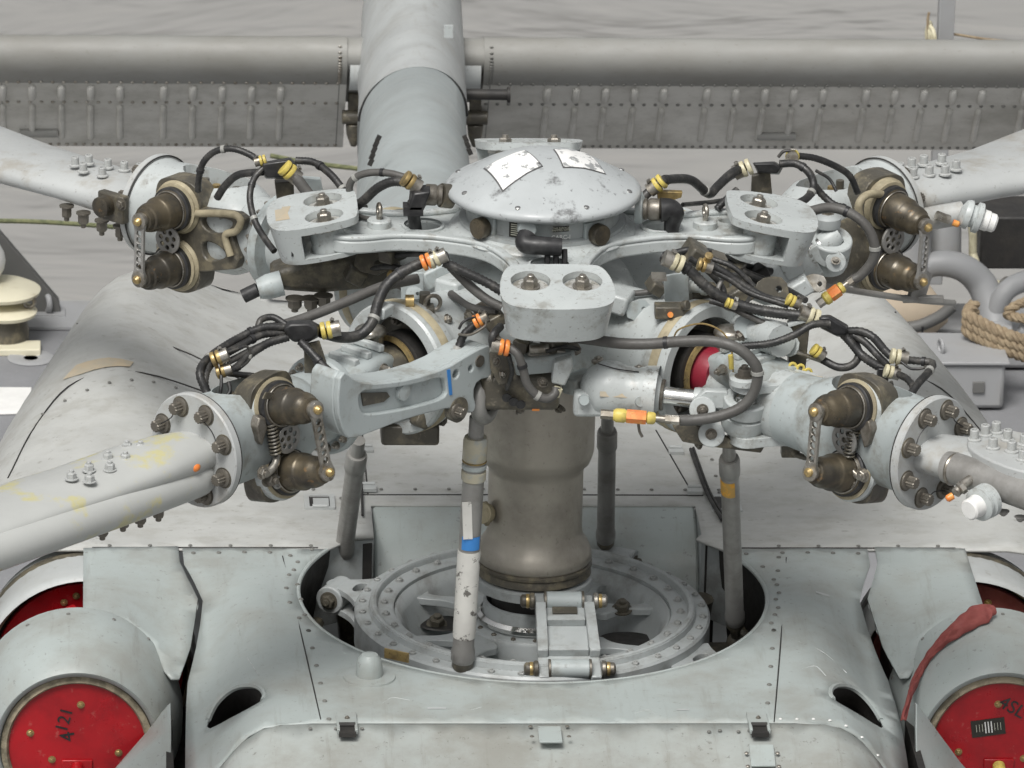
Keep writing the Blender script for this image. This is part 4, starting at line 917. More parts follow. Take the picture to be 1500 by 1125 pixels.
# ---- black moulded breakout in front
BH=thing('cable_breakout','black moulded rubber breakout plugged into the front of the housing','cable',(-0.009,-0.300,-0.000))
b=B(); b.tube([(-0.060,-0.270,0.019),(-0.068,-0.290,0.006),(-0.056,-0.300,0.002),(-0.019,-0.310,0.003),(0.032,-0.310,-0.001)],.026,16); b.out('moulded_body',BLACK,BH)
for x in (0,1,2):
    b=B(); b.tube([V((-0.002,-0.310,-0.007))+V((.0235*x-.004,0,0)),V((-0.001,-0.315,-0.043))+V((.0235*x-.004,0,0)),V((-0.001,-0.330,-0.069))+V((.022*x-.004,0,-.03))],.0085,10); b.out('cable_tail',BLACK,BH)
# elbows left and right
for s_,lb in ((-1,'black elbow connector at the left of the domed cap going down into the star plate'),(1,'black elbow connector at the right of the domed cap going down into the star plate')):
    t=thing('elbow_connector',lb,'connector',(s_*.33,0,0),'elbow connectors beside the dome')
    if s_<0:
        b=B(); b.cyl((-0.255,-0.020,0.047),(-0.286,-0.030,0.054),.034,n=20); b.out('backing_cone',GREASE,t)
        b=B(); b.lathe([(.028,0),(.030,.01),(.026,.014),(.030,.02),(.030,.045),(.026,.05)],(-0.282,-0.030,0.054),(-1,.05,.02),24); b.out('threaded_coupling',BOLTG,t)
        b=B(); b.ring_loft([[V(p) for p in ((-0.373,-0.020,0.076),(-0.316,-0.020,0.086),(-0.323,-0.020,0.022),(-0.376,-0.020,0.012))],[V(p)+V((0,-.06,0)) for p in ((-0.365,-0.020,0.076),(-0.316,-0.020,0.082),(-0.338,-0.020,0.022),(-0.383,-0.020,0.022))]]); b.out('elbow_block',BLACK,t,bevel=.006)
        b=B(); b.tube([(-0.362,-0.050,0.042),(-0.361,-0.040,-0.001),(-0.354,-0.030,-0.050)],.018,14); b.box((-0.364,-0.055,0.022),(.055,.05,.025)); b.out('cable_drop',BLACK,t)
    else:
        b=B(); b.lathe([(.045,0),(.045,.02),(.03,.03)],(0.256,-0.010,0.013),(1,-.1,.0),24); b.out('backing_cone',PAINT,t)
        b=B(); b.lathe([(.028,0),(.031,.01),(.027,.014),(.031,.02),(.031,.045),(.026,.05)],(0.277,-0.030,0.016),(1,-.1,.0),24); b.out('threaded_coupling',BOLTG,t)
        b=B(); b.tube([(0.325,-0.050,0.021),(0.352,-0.050,0.021),(0.364,-0.050,0.009),(0.359,-0.045,-0.018),(0.357,-0.040,-0.052)],lambda u:.034-.014*u,16); b.out('elbow_block',BLACK,t)
for s_ in (-1,1):
    c=V((s_*.455,.02*0,-.048)); b=B(); b.lathe([(.034,0),(.034,.018),(.03,.022)],c,(0,0,1),24); b.out('eye_bolt_pad',PAINTWT,R_)
    b=B(); b.torus(c+V((0,0,.048)),(1,.15,0),.016,.0065,24,8); b.cyl(c+V((0,0,.02)),c+V((0,0,.036)),.008); b.out('eye_bolt',STEEL,R_)
# ================================================================ pendulum weights
for k,lb in enumerate(('pale boxy pendulum weight at the front tip, facing the viewer with two bolts','pale pendulum weight on the right star arm, slanted open side visible','pale pendulum weight at the rear tip, mostly behind the dome','pale pendulum weight on the left star arm with a tan bare patch on its end')):
    a=radians(-90+90*k); piv=V((.56,0,-.055 if k!=2 else -.062)); m_=M.Rotation(a,4,'Z')@M.Translation(piv)@M.Rotation(radians(9.5 if k!=2 else 15),4,'Y')@M.Translation(-piv); e=V((cos(a),sin(a),0)); up3=(m_.to_3x3()@V((0,0,1))).normalized()
    t=thing('pendulum_weight',lb,'rotor weight',e*.62,'four pendulum weights on the star plate')
    o_=[(.505,-.125),(.525,-.145),(.66,-.158)]+[(.66+.095*sin(radians(x)),-.063-.095*cos(radians(x))) for x in range(0,91,15)][0:0]
    O=[(.505,-.10),(.52,-.13),(.58,-.150),(.66,-.157),(.715,-.150),(.745,-.12),(.758,-.06),(.76,0)]
    O=O+[(x,-y) for x,y in O[-2::-1]]
    O=chaikin(O,2)
    b=B(); b.plate(O,[],-.096,.014,M.Identity(4))
    for v in b.b.verts:
        if v.co.z<-.05: v.co.y*=.88; v.co.x=.505+(v.co.x-.505)*.93
        elif v.co.x<.56: v.co.z-=0
    bmesh.ops.transform(b.b,matrix=m_,verts=b.b.verts); w_=b.out('weight_body',PAINTWT,t)
    c_=B(); c_.box(m_@V((.52,0,-.045)),(.30,.40,.074),m_.to_3x3()); cut(w_,c_)
    for h_ in (-.070,.070):
        c_=B(); c_.lathe([(.054,-.2),(.054,.1)],m_@V((.60,h_,0)),up3,36); cut(w_,c_)
    bev(w_,.009,3)
    for h_ in (-.070,.070):
        c=m_@V((.60,h_,0))
        b=B(); b.lathe([(.0,-.004),(.050,-.006),(.0505,-.02),(0,-.02)],c,up3,36); b.out('washer_disc',CHIP,t)
        b=B(); b.lathe([(.0475,-.020),(.0475,-.086),(.044,-.090)],c,up3,32); b.out('roller',PAINTWT,t)
        bolt('hex',c-up3*.003,up3,.0195,STEEL,t,h=.030)
        b=B(); b.lathe([(.047,-.088),(.049,-.100),(.03,-.104)],c,up3,24); b.out('lower_disc',BOLTG,t)
    if k==3:
        b=B(); b.sheet([(.735,.055),(.695,.055),(.70,.0),(.69,-.055),(.715,-.06),(.715,-.045),(.735,-.04)],[],lambda x,y:.0147,.03); bmesh.ops.transform(b.b,matrix=m_,verts=b.b.verts); b.out('bare_patch',TANL,t)
        b=B(); b.box(m_@V((.70,.135,-.05)),(.006,.003,.035)); b.out('slit',BLACK,t)
# ================================================================ blade cuffs with their fold hinges
INFO={'fl':dict(dr=0,R=.125,where='front left'),'fr':dict(dr=.02,R=.125,where='front right'),'rl':dict(dr=.07,R=.132,where='rear left'),'rr':dict(dr=.08,R=.132,where='rear right')}
PIN={'fl':((-0.764,-0.878,-0.251),(-0.658,-1.011,-0.217),(-0.738,-0.851,-0.452),(-0.623,-0.977,-0.408)),
     'fr':((0.794,-0.907,-0.243),(0.671,-1.025,-0.215),(0.784,-0.897,-0.436),(0.664,-1.017,-0.391)),
     'rl':((-1.010,0.736,-0.244),(-1.117,0.603,-0.241),(-1.009,0.735,-0.419),(-1.118,0.604,-0.417)),
     'rr':((1.051,0.746,-0.230),(1.154,0.610,-0.251),(1.046,0.742,-0.418),(1.147,0.603,-0.416))}
LB={'fl':'front left blade cuff whose pitch horn reaches the mast, two bronze pins','fr':'front right blade cuff with open clevis plates holding the damper eye','rl':'rear left blade cuff, brown greasy rib casting round its hinge pins','rr':'rear right blade cuff, dark greasy with a curved grey hose in front'}
ZA={'fl':-.345,'fr':-.345,'rl':-.315,'rr':-.315}
def sup(arm,r,ct,cz,ht,hz,p=.75,n=36):
    return [loc(arm,r,ct+ht*copysign(abs(cos(a))**p,cos(a)),cz+hz*copysign(abs(sin(a))**p,sin(a))) for a in [2*pi*i/n for i in range(n)]]
for arm in ('fl','fr','rl','rr'):
    I=INFO[arm]; dr=I['dr']; Rb=I['R']; za=ZA[arm]; e=er(arm); tt=et(arm)
    C_=thing('blade_cuff',LB[arm],'blade cuff',tuple(loc(arm,1.0+dr,0,za-.1)),'blade cuffs on the rotor hub')
    o=V((0,0,za))
    b=B(); b.lathe([(.062,.64),(.066,.70),(.075,.80),(.10,.86+dr),(.10,.90+dr)],o,e,40); b.out('spindle_tube',PAINTWT,C_)
    if arm!='fr':
     b=B(); b.lathe([(Rb-.03,.865+dr),(Rb+.008,.870+dr),(Rb+.012,.878+dr),(Rb+.012,.896+dr),(Rb+.006,.902+dr),(Rb-.03,.902+dr)],o,e,64); fl_=b.out('bolt_flange',PAINT,C_)
    x,y,z=axes(e)
    for k in range(20 if arm!='fr' else 0):
        a=2*pi*k/20; bolt('hex',o+e*(.902+dr)+(x*cos(a)+y*sin(a))*(Rb-.008),e,.009,STEEL,fl_,h=.016)
    b=B(); b.lathe([(Rb-.024,.90+dr),(Rb-.022,.935+dr),(Rb-.02,.97+dr),(Rb-.022,1.0+dr)],o,e,56,cap=False)
    rings=[sup(arm,.985+dr,0,za,Rb-.02,Rb-.02,1),sup(arm,1.03+dr,0,za,Rb-.015,Rb,.85),sup(arm,1.08+dr,-.01,za,Rb-.015,Rb+.005,.7),sup(arm,1.2+dr,-.02,za,Rb-.02,Rb+.005,.7),sup(arm,1.29+dr,-.01,za,Rb-.01,Rb+.005,.85),sup(arm,1.34+dr,0,za,Rb+.005,Rb+.005,1),sup(arm,1.362+dr,0,za,.148 if arm[0]=='f' else .142,.148 if arm[0]=='f' else .142,1)]
    b.ring_loft(rings); body=b.out('fold_hinge_body',PAINT if arm[0]=='f' else PAINTWT,C_,ang=50)
    # open top of the hinge body
    c_=B(); c_.ring_loft([[loc(arm,r_,t_,zz) for r_,t_ in chaikin([(1.04+dr,-.075),(1.24+dr,-.075),(1.30+dr,-.02),(1.20+dr,.055),(1.08+dr,.06),(1.03+dr,.0)],2)] for zz in (za+.02,za+.25)]); cut(body,c_); bev(body,.004)
    b=B(); b.ring_loft([[loc(arm,r_,t_,za+.035) for r_,t_ in circ(1.15+dr,-.01,.1,20,.06)],[loc(arm,r_,t_,za+.04) for r_,t_ in circ(1.15+dr,-.01,.09,20,.05)]]); b.out('pocket_floor',GREASE,C_)
    for k in range(3):
        q=loc(arm,1.09+dr+.06*k,-.03+.02*(k%2),za+.05); b=B(); b.lathe([(.02,0),(.02,.03),(.012,.035),(.012,.06)],q,(0,0,1),14); b.out('pocket_fitting',(BOLTG,GOLD,GREASE)[k],C_)
    # webs and greasy side
    P0,P1,P2,P3=[V(p) for p in PIN[arm]]
    au=(P1-P0).normalized(); al=(P3-P2).normalized(); s3=1 if arm[0]=='f' else .97
    mu=(P0+P2)/2
    b=B(); 
    cu=P0-au*.02; cl=P2-al*.02
    dn=(cl-cu); 
    bb=[]
    X=dn.normalized(); Z=(au+al).normalized(); Y=Z.cross(X); mm_=M.Identity(4)
    for i in range(3): mm_[i][0]=X[i]; mm_[i][1]=Y[i]; mm_[i][2]=Z[i]; mm_[i][3]=cu[i]
    L=dn.length
    b.plate(chaikin([(-.085,-.05),(-.05,-.085),(.03,-.08),(L*.5,-.05),(L-.03,-.08),(L+.06,-.08),(L+.085,-.03),(L+.085,.03),(L+.06,.08),(L-.03,.08),(L*.5,.055),(.03,.08),(-.05,.085),(-.085,.05)],2),[],-.06,.012,mm_); lug=b.out('hinge_lug',GREASE,C_,bevel=.004)
    b=B(); b.plate(circ(L*.5,0,.043,28),[circ(L*.5+.024*cos(2*pi*k/7),.024*sin(2*pi*k/7),.0075,10) for k in range(7)]+[circ(L*.5,0,.008,10)],.055,.062,mm_); b.out('drilled_cam_plate',RODG,C_,bevel=.001)
    b=B(); b.cyl(mm_@V((L*.5,0,-.02)),mm_@V((L*.5,0,.056)),.02); b.out('cam_shaft',GREASE,C_)
    for (p,a_,q) in ((P0,au,P1),(P2,al,P3)):
        Lp=(q-p).length
        pin=B(); pin.lathe([(.060,.0),(.060,.03),(.0525,.034),(.051,.085),(.048,.090),(.045,.093),(.0435,.125),(.040,.138),(.034,Lp-.030),(.031,Lp-.016),(.024,Lp-.013)],p,a_,40); po=pin.out('hinge_pin',BRONZE,C_,ang=45)
        b=B(); b.lathe([(.070,-.035),(.078,-.03),(.080,-.005),(.074,.004),(.066,.006)],p,a_,44); b.out('pin_collar',PAINTWT if arm in('fl','fr') else TAN,po)
        b=B(); b.lathe([(.0655,.0),(.074,.002),(.0745,.010),(.066,.012)],p,a_,44); b.out('brass_lip',TAN,po)
        b=B(); b.lathe([(.060,.006),(.066,.010),(.066,.026),(.060,.03)],p,a_,40); b.out('black_seal',BLACK,po)
        b=B(); b.torus(p+a_*.036,a_,.0555,.0022,36,6); b.out('snap_ring',STEEL,po)
        b=B(); b.lathe([(.022,Lp-.014),(.024,Lp-.010),(.024,Lp+.004),(.018,Lp+.006)],p,a_,24); b.out('tip_eye',STEEL,po)
        b=B(); b.lathe([(.013,Lp+.004),(.013,Lp+.012),(.006,Lp+.02)],p,a_,12); b.out('tip_nut',GOLD,po)
    # drilled link between the pin tips
    X=(P3-P1); L=X.length; X=X/L; Z=au; Z=(Z-X*Z.dot(X)).normalized(); Y=Z.cross(X)
    for i in range(3): mm_[i][0]=X[i]; mm_[i][1]=Y[i]; mm_[i][2]=Z[i]; mm_[i][3]=P1[i]
    hw=.0165; n6=6
    b=B(); b.plate([(-.012,-.02),(0,-.024),(.03,-hw),(L-.03,-hw),(L,-.024),(L+.012,-.02),(L+.022,0),(L+.012,.02),(L,.024),(L-.03,hw),(.03,hw),(0,.024),(-.012,.02),(-.022,0)],[circ(.038+(L-.076)*k/(n6-1),0,.0095,12) for k in range(n6)],-.008,.002,mm_); b.out('drilled_link',STEEL if arm in('fl','fr') else RODG,C_,bevel=.001)
    # lock spring, lever and small hardware outboard of the pins
    q=loc(arm,1.20+dr,.105,za+.06); q2=loc(arm,1.19+dr,.115,za-.03)
    hel=[];ax=(q2-q).normalized();x_,y_,_=axes(ax); nT=9
    for k in range(nT*10+1):
        a=2*pi*k/10; hel.append(q.lerp(q2,k/(nT*10))+(x_*cos(a)+y_*sin(a))*.014)
    b=B(); b.tube(hel,.0035,6,k=0); b.out('lock_spring',GREASE,C_)
    b=B(); b.cyl(q,q2,.0095); b.out('spring_rod',BLACK,C_)
    b=B(); b.ring_loft([[loc(arm,r_,.085,za+zz) for r_,zz in ((1.215+dr,.05),(1.225+dr,.085),(1.25+dr,.09),(1.265+dr,.06),(1.255+dr,.02),(1.235+dr,.0))],[loc(arm,r_,.112,za+zz) for r_,zz in ((1.22+dr,.05),(1.228+dr,.08),(1.25+dr,.085),(1.26+dr,.06),(1.25+dr,.02),(1.238+dr,.005))]]); b.out('lock_knuckle',BOLTG,C_,bevel=.004)
    b=B(); b.tube([loc(arm,1.18+dr,.11,za-.04),loc(arm,1.20+dr,.12,za-.06),loc(arm,1.235+dr,.12,za-.075),loc(arm,1.25+dr,.115,za-.06)],.011,10); b.out('lock_lever',STEEL,C_)
    bolt('hex',loc(arm,1.245+dr,.118,za-.068),tt,.015,STEEL,C_); bolt('star',loc(arm,1.215+dr,.05,za+Rb+.002),(0,0,1),.008,BOLTG,C_)
    bolt('hex',loc(arm,1.205+dr,.10,za-.10),tt,.018,BOLTG,C_,h=.03); 
    b=B(); b.torus(loc(arm,1.18+dr,.115,za-.115),tt,.015,.004,20,6); b.cyl(loc(arm,1.18+dr,.08,za-.115),loc(arm,1.18+dr,.115,za-.115),.014); b.out('grease_cup',RODG,C_)
    # top casting and caps between hub and flange
    if arm in('fl','fr'):
        b=B(); b.ring_loft([sup(arm,r_,-.01,za+zc_,ht_,hz_,.5,20) for r_,zc_,ht_,hz_ in ((.64,.06,.05,.03),(.70,.07,.075,.045),(.80,.055,.09,.05),(.87,.03,.10,.06))]); b.out('sleeve_casting',PAINT,C_,bevel=.003)
        for k in range(3):
            b=B(); b.box(loc(arm,.70+.05*k,-.005,za+.125-.008*k),(.020,.10,.02),M.Rotation(radians(AZM[arm]),3,'Z')); b.out('casting_rib',PAINTWT,C_,bevel=.004)
        q=loc(arm,.66,-.035,za+.145); b=B(); b.ball(q,.045,(1,1,.45),24); b.cyl(q-V((0,0,.05)),q,.035); b.out('filler_cap',STEEL,C_)
        bolt('hex',loc(arm,.745,.09,za+.09),tt,.012,STEEL,C_,h=.03)
    if arm=='fl':
        F=[(1.108,-0.115),(1.041,-0.170),(0.955,-0.197),(0.836,-0.216),(0.688,-0.222),(0.590,-0.202),(0.502,-0.195),(0.475,-0.257),(0.493,-0.296),(0.560,-0.288),(0.578,-0.319),(0.560,-0.369),(0.590,-0.381),(0.655,-0.341),(0.778,-0.330),(0.876,-0.326),(0.981,-0.328),(1.069,-0.328),(1.094,-0.296),(1.119,-0.227)]
        F=chaikin(F,1)
        hole1=[(1.040,-0.196),(0.954,-0.214),(0.824,-0.236),(0.699,-0.241),(0.687,-0.271),(0.683,-0.306),(0.779,-0.303),(0.888,-0.292),(0.996,-0.275),(1.028,-0.257)]
        m1=side_m('fl',0)
        b=B(); b.plate(F,[],.165,.252,m1); b.out('pitch_horn',PAINT,C_,bevel=.006)
        c1=(0.649,-0.248); c2=(0.589,-0.247); c3=(0.624,-0.361)
        b=B(); b.plate(F,[chaikin(hole1,2),circ(*c1,.012,16),circ(*c2,.009,14)],.251,.270,m1); b.out('horn_face_rim',PAINT,C_,bevel=.004)
        b=B(); b.plate([(1.010,-0.213),(0.908,-0.237),(0.897,-0.252),(0.921,-0.261),(1.001,-0.252)],[],.252,.256,m1); b.out('data_plate',GREASE,C_)
        b=B(); b.lathe([(.025,0),(.022,.012),(.0,.014)],(-0.421,-0.778,-0.252),tt,20); b.out('face_boss',PAINT,C_)
        b=B(); b.plate([(0.688,-0.226),(0.675,-0.227),(0.664,-0.303),(0.675,-0.302)],[],.2705,.272,m1); b.out('blue_tape',BLUE,C_)
        b=B(); b.lathe([(.034,-.02),(.036,.004),(.028,.006)],(-0.260,-0.642,-0.353),tt,24); b.out('dark_bush',GREASE,C_)
        bolt('star',(-0.266,-0.655,-0.352),tt,.014,BOLTG,C_,h=.02)
        b=B(); b.lathe([(.017,0),(.017,.004)],(-0.202,-0.584,-0.234),tt,20); b.out('dark_plug',BOLTG,C_)
        b=B(); b.plate([(-.012,-.07),(.012,-.07),(.012,.07),(-.012,.07)],[],0,.006,frame((-0.159,-0.548,-0.237),tt)); b.out('end_strap',GREASE,C_)
        b=B(); b.tube([(-0.309,-0.450,-0.345),(-0.362,-0.503,-0.455)],.03,8,k=0); b.box((-0.379,-0.407,-0.500),(.16,.1,.06)); b.out('under_fitting',GREASE,C_,bevel=.01)
        b=B(); b.plate([(1.228,-0.192),(1.082,-0.237),(1.108,-0.246),(1.240,-0.208)],[],.108,.112,side_m('fl',0)); 
        b.out('bare_patch',GREASE,C_)
    if arm=='fr':
        TP=[(0.476,-0.586,-0.285)[:2],(0.516,-0.537,-0.285)[:2],(0.584,-0.504,-0.285)[:2],(0.663,-0.563,-0.285)[:2],(0.733,-0.606,-0.285)[:2],(0.723,-0.767,-0.285)[:2],(0.651,-0.687,-0.285)[:2],(0.586,-0.693,-0.285)[:2],(0.513,-0.720,-0.285)[:2],(0.476,-0.672,-0.285)[:2]]
        b=B(); b.plate(chaikin(TP,2),[],-.285,-.262); b.out('clevis_plate',PAINTWT,C_,bevel=.005)
        b=B(); b.plate(chaikin([(x*1.0,y) for x,y in TP],2),[],-.44,-.412); b.out('clevis_plate',PAINTWT,C_,bevel=.005)
        b=B(); b.ring_loft([[V(p) for p in ((0.628,-0.542,-0.285),(0.767,-0.584,-0.285),(0.753,-0.767,-0.285),(0.639,-0.714,-0.285))],[V(p)+V((0,0,-.15)) for p in ((0.628,-0.542,-0.285),(0.767,-0.584,-0.285),(0.753,-0.767,-0.285),(0.639,-0.714,-0.285))]]); b.out('clevis_web',PAINT,C_,bevel=.008)
        b=B(); b.lathe([(.026,0),(.0265,.003)],(0.597,-0.660,-0.321),(-.2,-1,.05),24); b.out('clevis_hole',BLACK,C_)
        q=V((0.512,-0.681,-0.262)); b=B(); b.lathe([(.040,0),(.040,.016),(.034,.020),(.022,.022)],q,(0,0,1),28); b.out('pivot_cap',PAINTWT,C_); bolt('hex',q+V((0,0,.02)),(0,0,1),.020,BOLTG,C_,h=.028)
        b=B(); b.tube([(0.535,-0.300,-0.237),(0.553,-0.400,-0.209),(0.623,-0.550,-0.187)],.045,14); b.out('upper_strut',PAINTWT,C_)
        b=B(); b.tube([(0.638,-0.600,-0.456),(0.665,-0.620,-0.488),(0.709,-0.650,-0.491)],.009,8); b.box((0.653,-0.600,-0.466),(.05,.04,.07)); b.out('lower_bracket',GREASE,C_,bevel=.006)
        b=B(); b.box((0.691,-0.645,-0.255),(.07,.03,.003),M.Rotation(-.5,3,'Z')); b.out('tan_patch',TANL,C_)
    if arm=='rl':
        m1=side_m('rl',0)
        F=[(1.256,-0.249),(1.167,-0.233),(1.023,-0.214),(0.991,-0.225),(1.004,-0.261),(1.040,-0.282),(1.008,-0.349),(1.023,-0.384),(1.178,-0.431),(1.271,-0.462),(1.324,-0.403),(1.319,-0.318)]
        b=B(); b.plate(F,[chaikin([(1.161,-0.252),(1.035,-0.236),(1.040,-0.262),(1.092,-0.296),(1.150,-0.289)],2),chaikin([(1.160,-0.327),(1.092,-0.323),(1.047,-0.354),(1.139,-0.393)],2)],.095,.128,m1); b.out('greasy_rib_casting',GREASE,C_,bevel=.006)
        b=B(); b.tube([(-0.983,0.718,-0.256),(-0.861,0.606,-0.218),(-0.828,0.576,-0.226),(-0.839,0.586,-0.263),(-0.870,0.614,-0.287),(-0.854,0.600,-0.344)],.011,10); b.out('sealant_edge',TAN,C_)
    if arm=='rr':
        b=B(); b.ring_loft([sup('rr',r_,.03,za-.045,ht_,hz_-.035,.8,30) for r_,ht_,hz_ in ((.93,.13,.13),(1.05,.145,.145),(1.28,.145,.14),(1.38,.11,.12))]); b.out('greasy_hinge_casting',GREASE,C_,ang=50)
        b=B(); b.tube([(0.970,0.644,-0.259),(0.958,0.634,-0.193),(0.994,0.667,-0.171),(1.075,0.754,-0.208)],.012,10); b.out('sealant_edge',TAN,C_)
        b=B(); b.plate([(1.315,-0.426),(1.351,-0.417),(1.392,-0.448),(1.363,-0.513),(1.296,-0.499)],[],.24,.255,side_m('rr',0)); b.out('tip_plate',RODG,C_,bevel=.002)
        b=B(); b.tube([(0.829,0.420,-0.365),(1.029,0.604,-0.458),(1.165,0.729,-0.519),(1.275,0.830,-0.562)],.010,8); b.box((1.168,0.717,-0.510),(.12,.02,.02)); b.out('lower_rail',RODG,C_,bevel=.002)
# ================================================================ rotor blades
BL={'fl':('front left rotor blade with yellow and orange scuffs along its rounded edge',BLADEY),'fr':('front right rotor blade with a bare grey spar tube and a white sensor cap',BLADE),'rl':('rear left rotor blade with a dark fitting and brown knob at its root',BLADE),'rr':('rear right rotor blade rising to the right edge with bolts on its root plate',BLADE)}
SEC={'fl':[(1.395,-.085,.085,-.345,.10),(1.46,-.11,.09,-.345,.115),(1.56,-.15,.085,-.35,.105),(1.75,-.185,.07,-.36,.085),(2.14,-.235,.055,-.365,.08),(2.8,-.32,.06,-.37,.075),(4.2,-.36,.06,-.37,.07),(4.8,-.36,.06,-.37,.07)],
     'fr':[(1.415,-.085,.085,-.345,.10),(1.48,-.12,.09,-.34,.105),(1.6,-.17,.085,-.335,.09),(1.8,-.22,.08,-.33,.08),(2.2,-.28,.08,-.33,.08),(3,-.34,.08,-.33,.075),(4.6,-.34,.08,-.33,.07)],
     'rl':[(1.465,-.10,.10,-.31,.11),(1.55,-.12,.12,-.31,.12),(1.75,-.15,.13,-.31,.10),(2.0,-.17,.15,-.31,.10),(2.5,-.2,.18,-.29,.10),(3.2,-.25,.22,-.27,.09),(4.8,-.25,.22,-.25,.08)],
     'rr':[(1.475,-.10,.10,-.30,.11),(1.58,-.13,.13,-.295,.12),(1.8,-.14,.17,-.30,.11),(2.0,-.14,.24,-.30,.11),(2.4,-.16,.32,-.29,.10),(3.2,-.16,.36,-.27,.09),(4.8,-.16,.36,-.25,.08)]}
for arm in ('fl','fr','rl','rr'):
    dr=INFO[arm]['dr']; za=ZA[arm]; e=er(arm); tt=et(arm); R0=1.362+dr; RF=.157 if arm[0]=='f' else .150
    t=thing('rotor_wing',BL[arm][0],'rotor blade',tuple(loc(arm,R0,0,za-.15)),'main rotor blades')
    b=B(); b.lathe([(RF-.01,R0+.001),(RF,R0+.004),(RF,R0+.022),(RF-.004,R0+.026),(0,R0+.026)],V((0,0,za)),e,72); fo=b.out('root_flange',BLADE,t)
    b=B(); b.torus(V((0,0,za))+e*(R0+.001),e,RF-.002,.0022,72,6); b.out('flange_joint',DARK,fo)
    x,y,z=axes(e)
    for k in range(8):
        a=2*pi*(k+.5)/8; c=V((0,0,za))+e*(R0+.026)+(x*cos(a)+y*sin(a))*(RF-.035)
        bolt('star',c,e,.0165,BOLTG,fo,'flange_bolt',h=.024)
        b=B(); b.lathe([(.029,0),(.029,.0015)],c,e,20); b.out('spot_face',GREASE,fo)
    for k in (0,2,5):
        a=2*pi*(k+.5)/8; a2=2*pi*(k+1.5)/8
        b=B(); b.tube([V((0,0,za))+e*(R0+.05)+(x*cos(a)+y*sin(a))*(RF-.035),V((0,0,za))+e*(R0+.034)+(x*cos((a+a2)/2)+y*sin((a+a2)/2))*(RF-.05),V((0,0,za))+e*(R0+.05)+(x*cos(a2)+y*sin(a2))*(RF-.035)],.0016,5); b.out('lock_wire',BLACK,fo)
    def sec(r,ta,tb,zc,th,n=40):
        # ta far edge, tb near (rounded leading) edge
        o=[]; rnd=max(0,1-(r-R0)/.5)
        for i in range(n):
            a=2*pi*i/n; c_=cos(a); s_=sin(a)
            u=(c_+1)/2 # 1 at near edge
            tk=(.35+.65*u**.5)*(1-rnd)+rnd*1.0
            o.append(loc(arm,r,ta+(tb-ta)*u,zc+th/2*s_*tk*(abs(s_)**-.15 if s_ else 1)))
        return o
    b=B(); b.ring_loft([sec(R0+.02,*SEC[arm][0][1:])]+[sec(*s_) for s_ in SEC[arm][1:]]); b.out('blade_shell',BL[arm][1],t,ang=60)
    if arm=='fl':
        b=B(); b.tube([loc(arm,1.40,.03,-.405),loc(arm,1.48,.045,-.405),loc(arm,2.14,.05,-.405),loc(arm,4.8,.05,-.40)],.050,24); b.out('spar_tube',BLADEY,t)
        b=B(); b.lathe([(.05,0),(.046,-.02),(.03,-.028)],loc(arm,1.405,.033,-.405),e,24); b.out('spar_plug',BOLTG,t)
        for p in ((-1.303,-1.264,-0.292),(-1.258,-1.203,-0.292),(-1.256,-1.283,-0.292),(-1.208,-1.122,-0.292),(-1.203,-1.198,-0.292),(-1.158,-1.045,-0.292),(-1.162,-1.127,-0.292),(-1.122,-1.050,-0.292)): bolt('hex',V(p)-V((0,0,.026)),(0,0,1),.0135,BLADE,t,h=.022)
        for p in ((-1.222,-1.265,-0.445),(-1.168,-1.211,-0.442),(-1.122,-1.164,-0.449),(-1.074,-1.117,-0.450)):
            bolt('hex',V(p)+V((0,0,-.002)),(0,0,-1),.016,BOLTG,t,h=.034)
        b=B(); b.ball((-0.981,-1.091,-0.349),.018,(1,1,.8),12); b.out('orange_mark',ORA,t)
    if arm=='fr':
        b=B(); b.tube([(1.020,-1.105,-0.341),(1.056,-1.140,-0.339),(1.201,-1.286,-0.345),(1.518,-1.603,-0.361),(2.124,-2.209,-0.390)],.043,24); b.out('spar_tube',STEEL if 0 else RODG,t)
        b=B(); b.torus((1.036,-1.121,-0.341),e,.04,.006,28,8); b.out('spar_collar',STEEL,t)
        b=B(); b.plate(chaikin([(1.539,0.042),(1.482,-0.069),(1.517,-0.157),(1.714,-0.171),(1.870,0.033),(1.730,0.087)],2),[],-.31,-.28,arm_m(arm)); b.out('root_plate',BLADE,t,bevel=.005)
        for p in ((1.093,-1.066,-0.280),(1.126,-1.030,-0.280),(1.158,-1.009,-0.280),(1.135,-1.128,-0.280),(1.182,-1.066,-0.280),(1.182,-1.153,-0.280),(1.204,-1.214,-0.280),(1.222,-1.101,-0.280)): bolt('sock',p,(0,0,1),.0125,BLADE,t,h=.022)
        for p in ((1.156,-1.241,-0.413),(1.196,-1.281,-0.414)): bolt('hex',p,(0,0,-1),.012,RODG,t)
        p=V((1.120,-1.250,-0.374)); q=V((1.025,-1.340,-0.388)); d=(q-p).normalized()
        b=B(); b.lathe([(.020,-.02),(.034,0),(.047,.012),(.047,.028),(.040,.032),(.040,.038),(.046,.042),(.046,.050),(.034,.056)],p,d,28); s1=b.out('sensor_body',WHITE if 0 else PAINTWT,t)
        b=B(); b.lathe([(.030,.05),(.031,.058),(.029,.07),(.029,.088),(.024,.093),(0,.094)],p,d,28); b.out('white_cap',WHITE,s1)
        b=B(); b.lathe([(.0473,.013),(.0475,.015),(.0475,.026),(.0473,.027)],p,d,10,a0=3.2,a1=4.6,cap=False); b.out('black_label',PLATE,s1)
        b=B(); b.tube([(1.076,-1.200,-0.336),(1.050,-1.220,-0.347),(1.027,-1.240,-0.363)],.014,12); b.lathe([(.018,0),(.018,.012),(.012,.016)],(1.048,-1.235,-0.346),(-1,-.4,-.7),6); b.out('bleed_fitting',STEEL,s1)
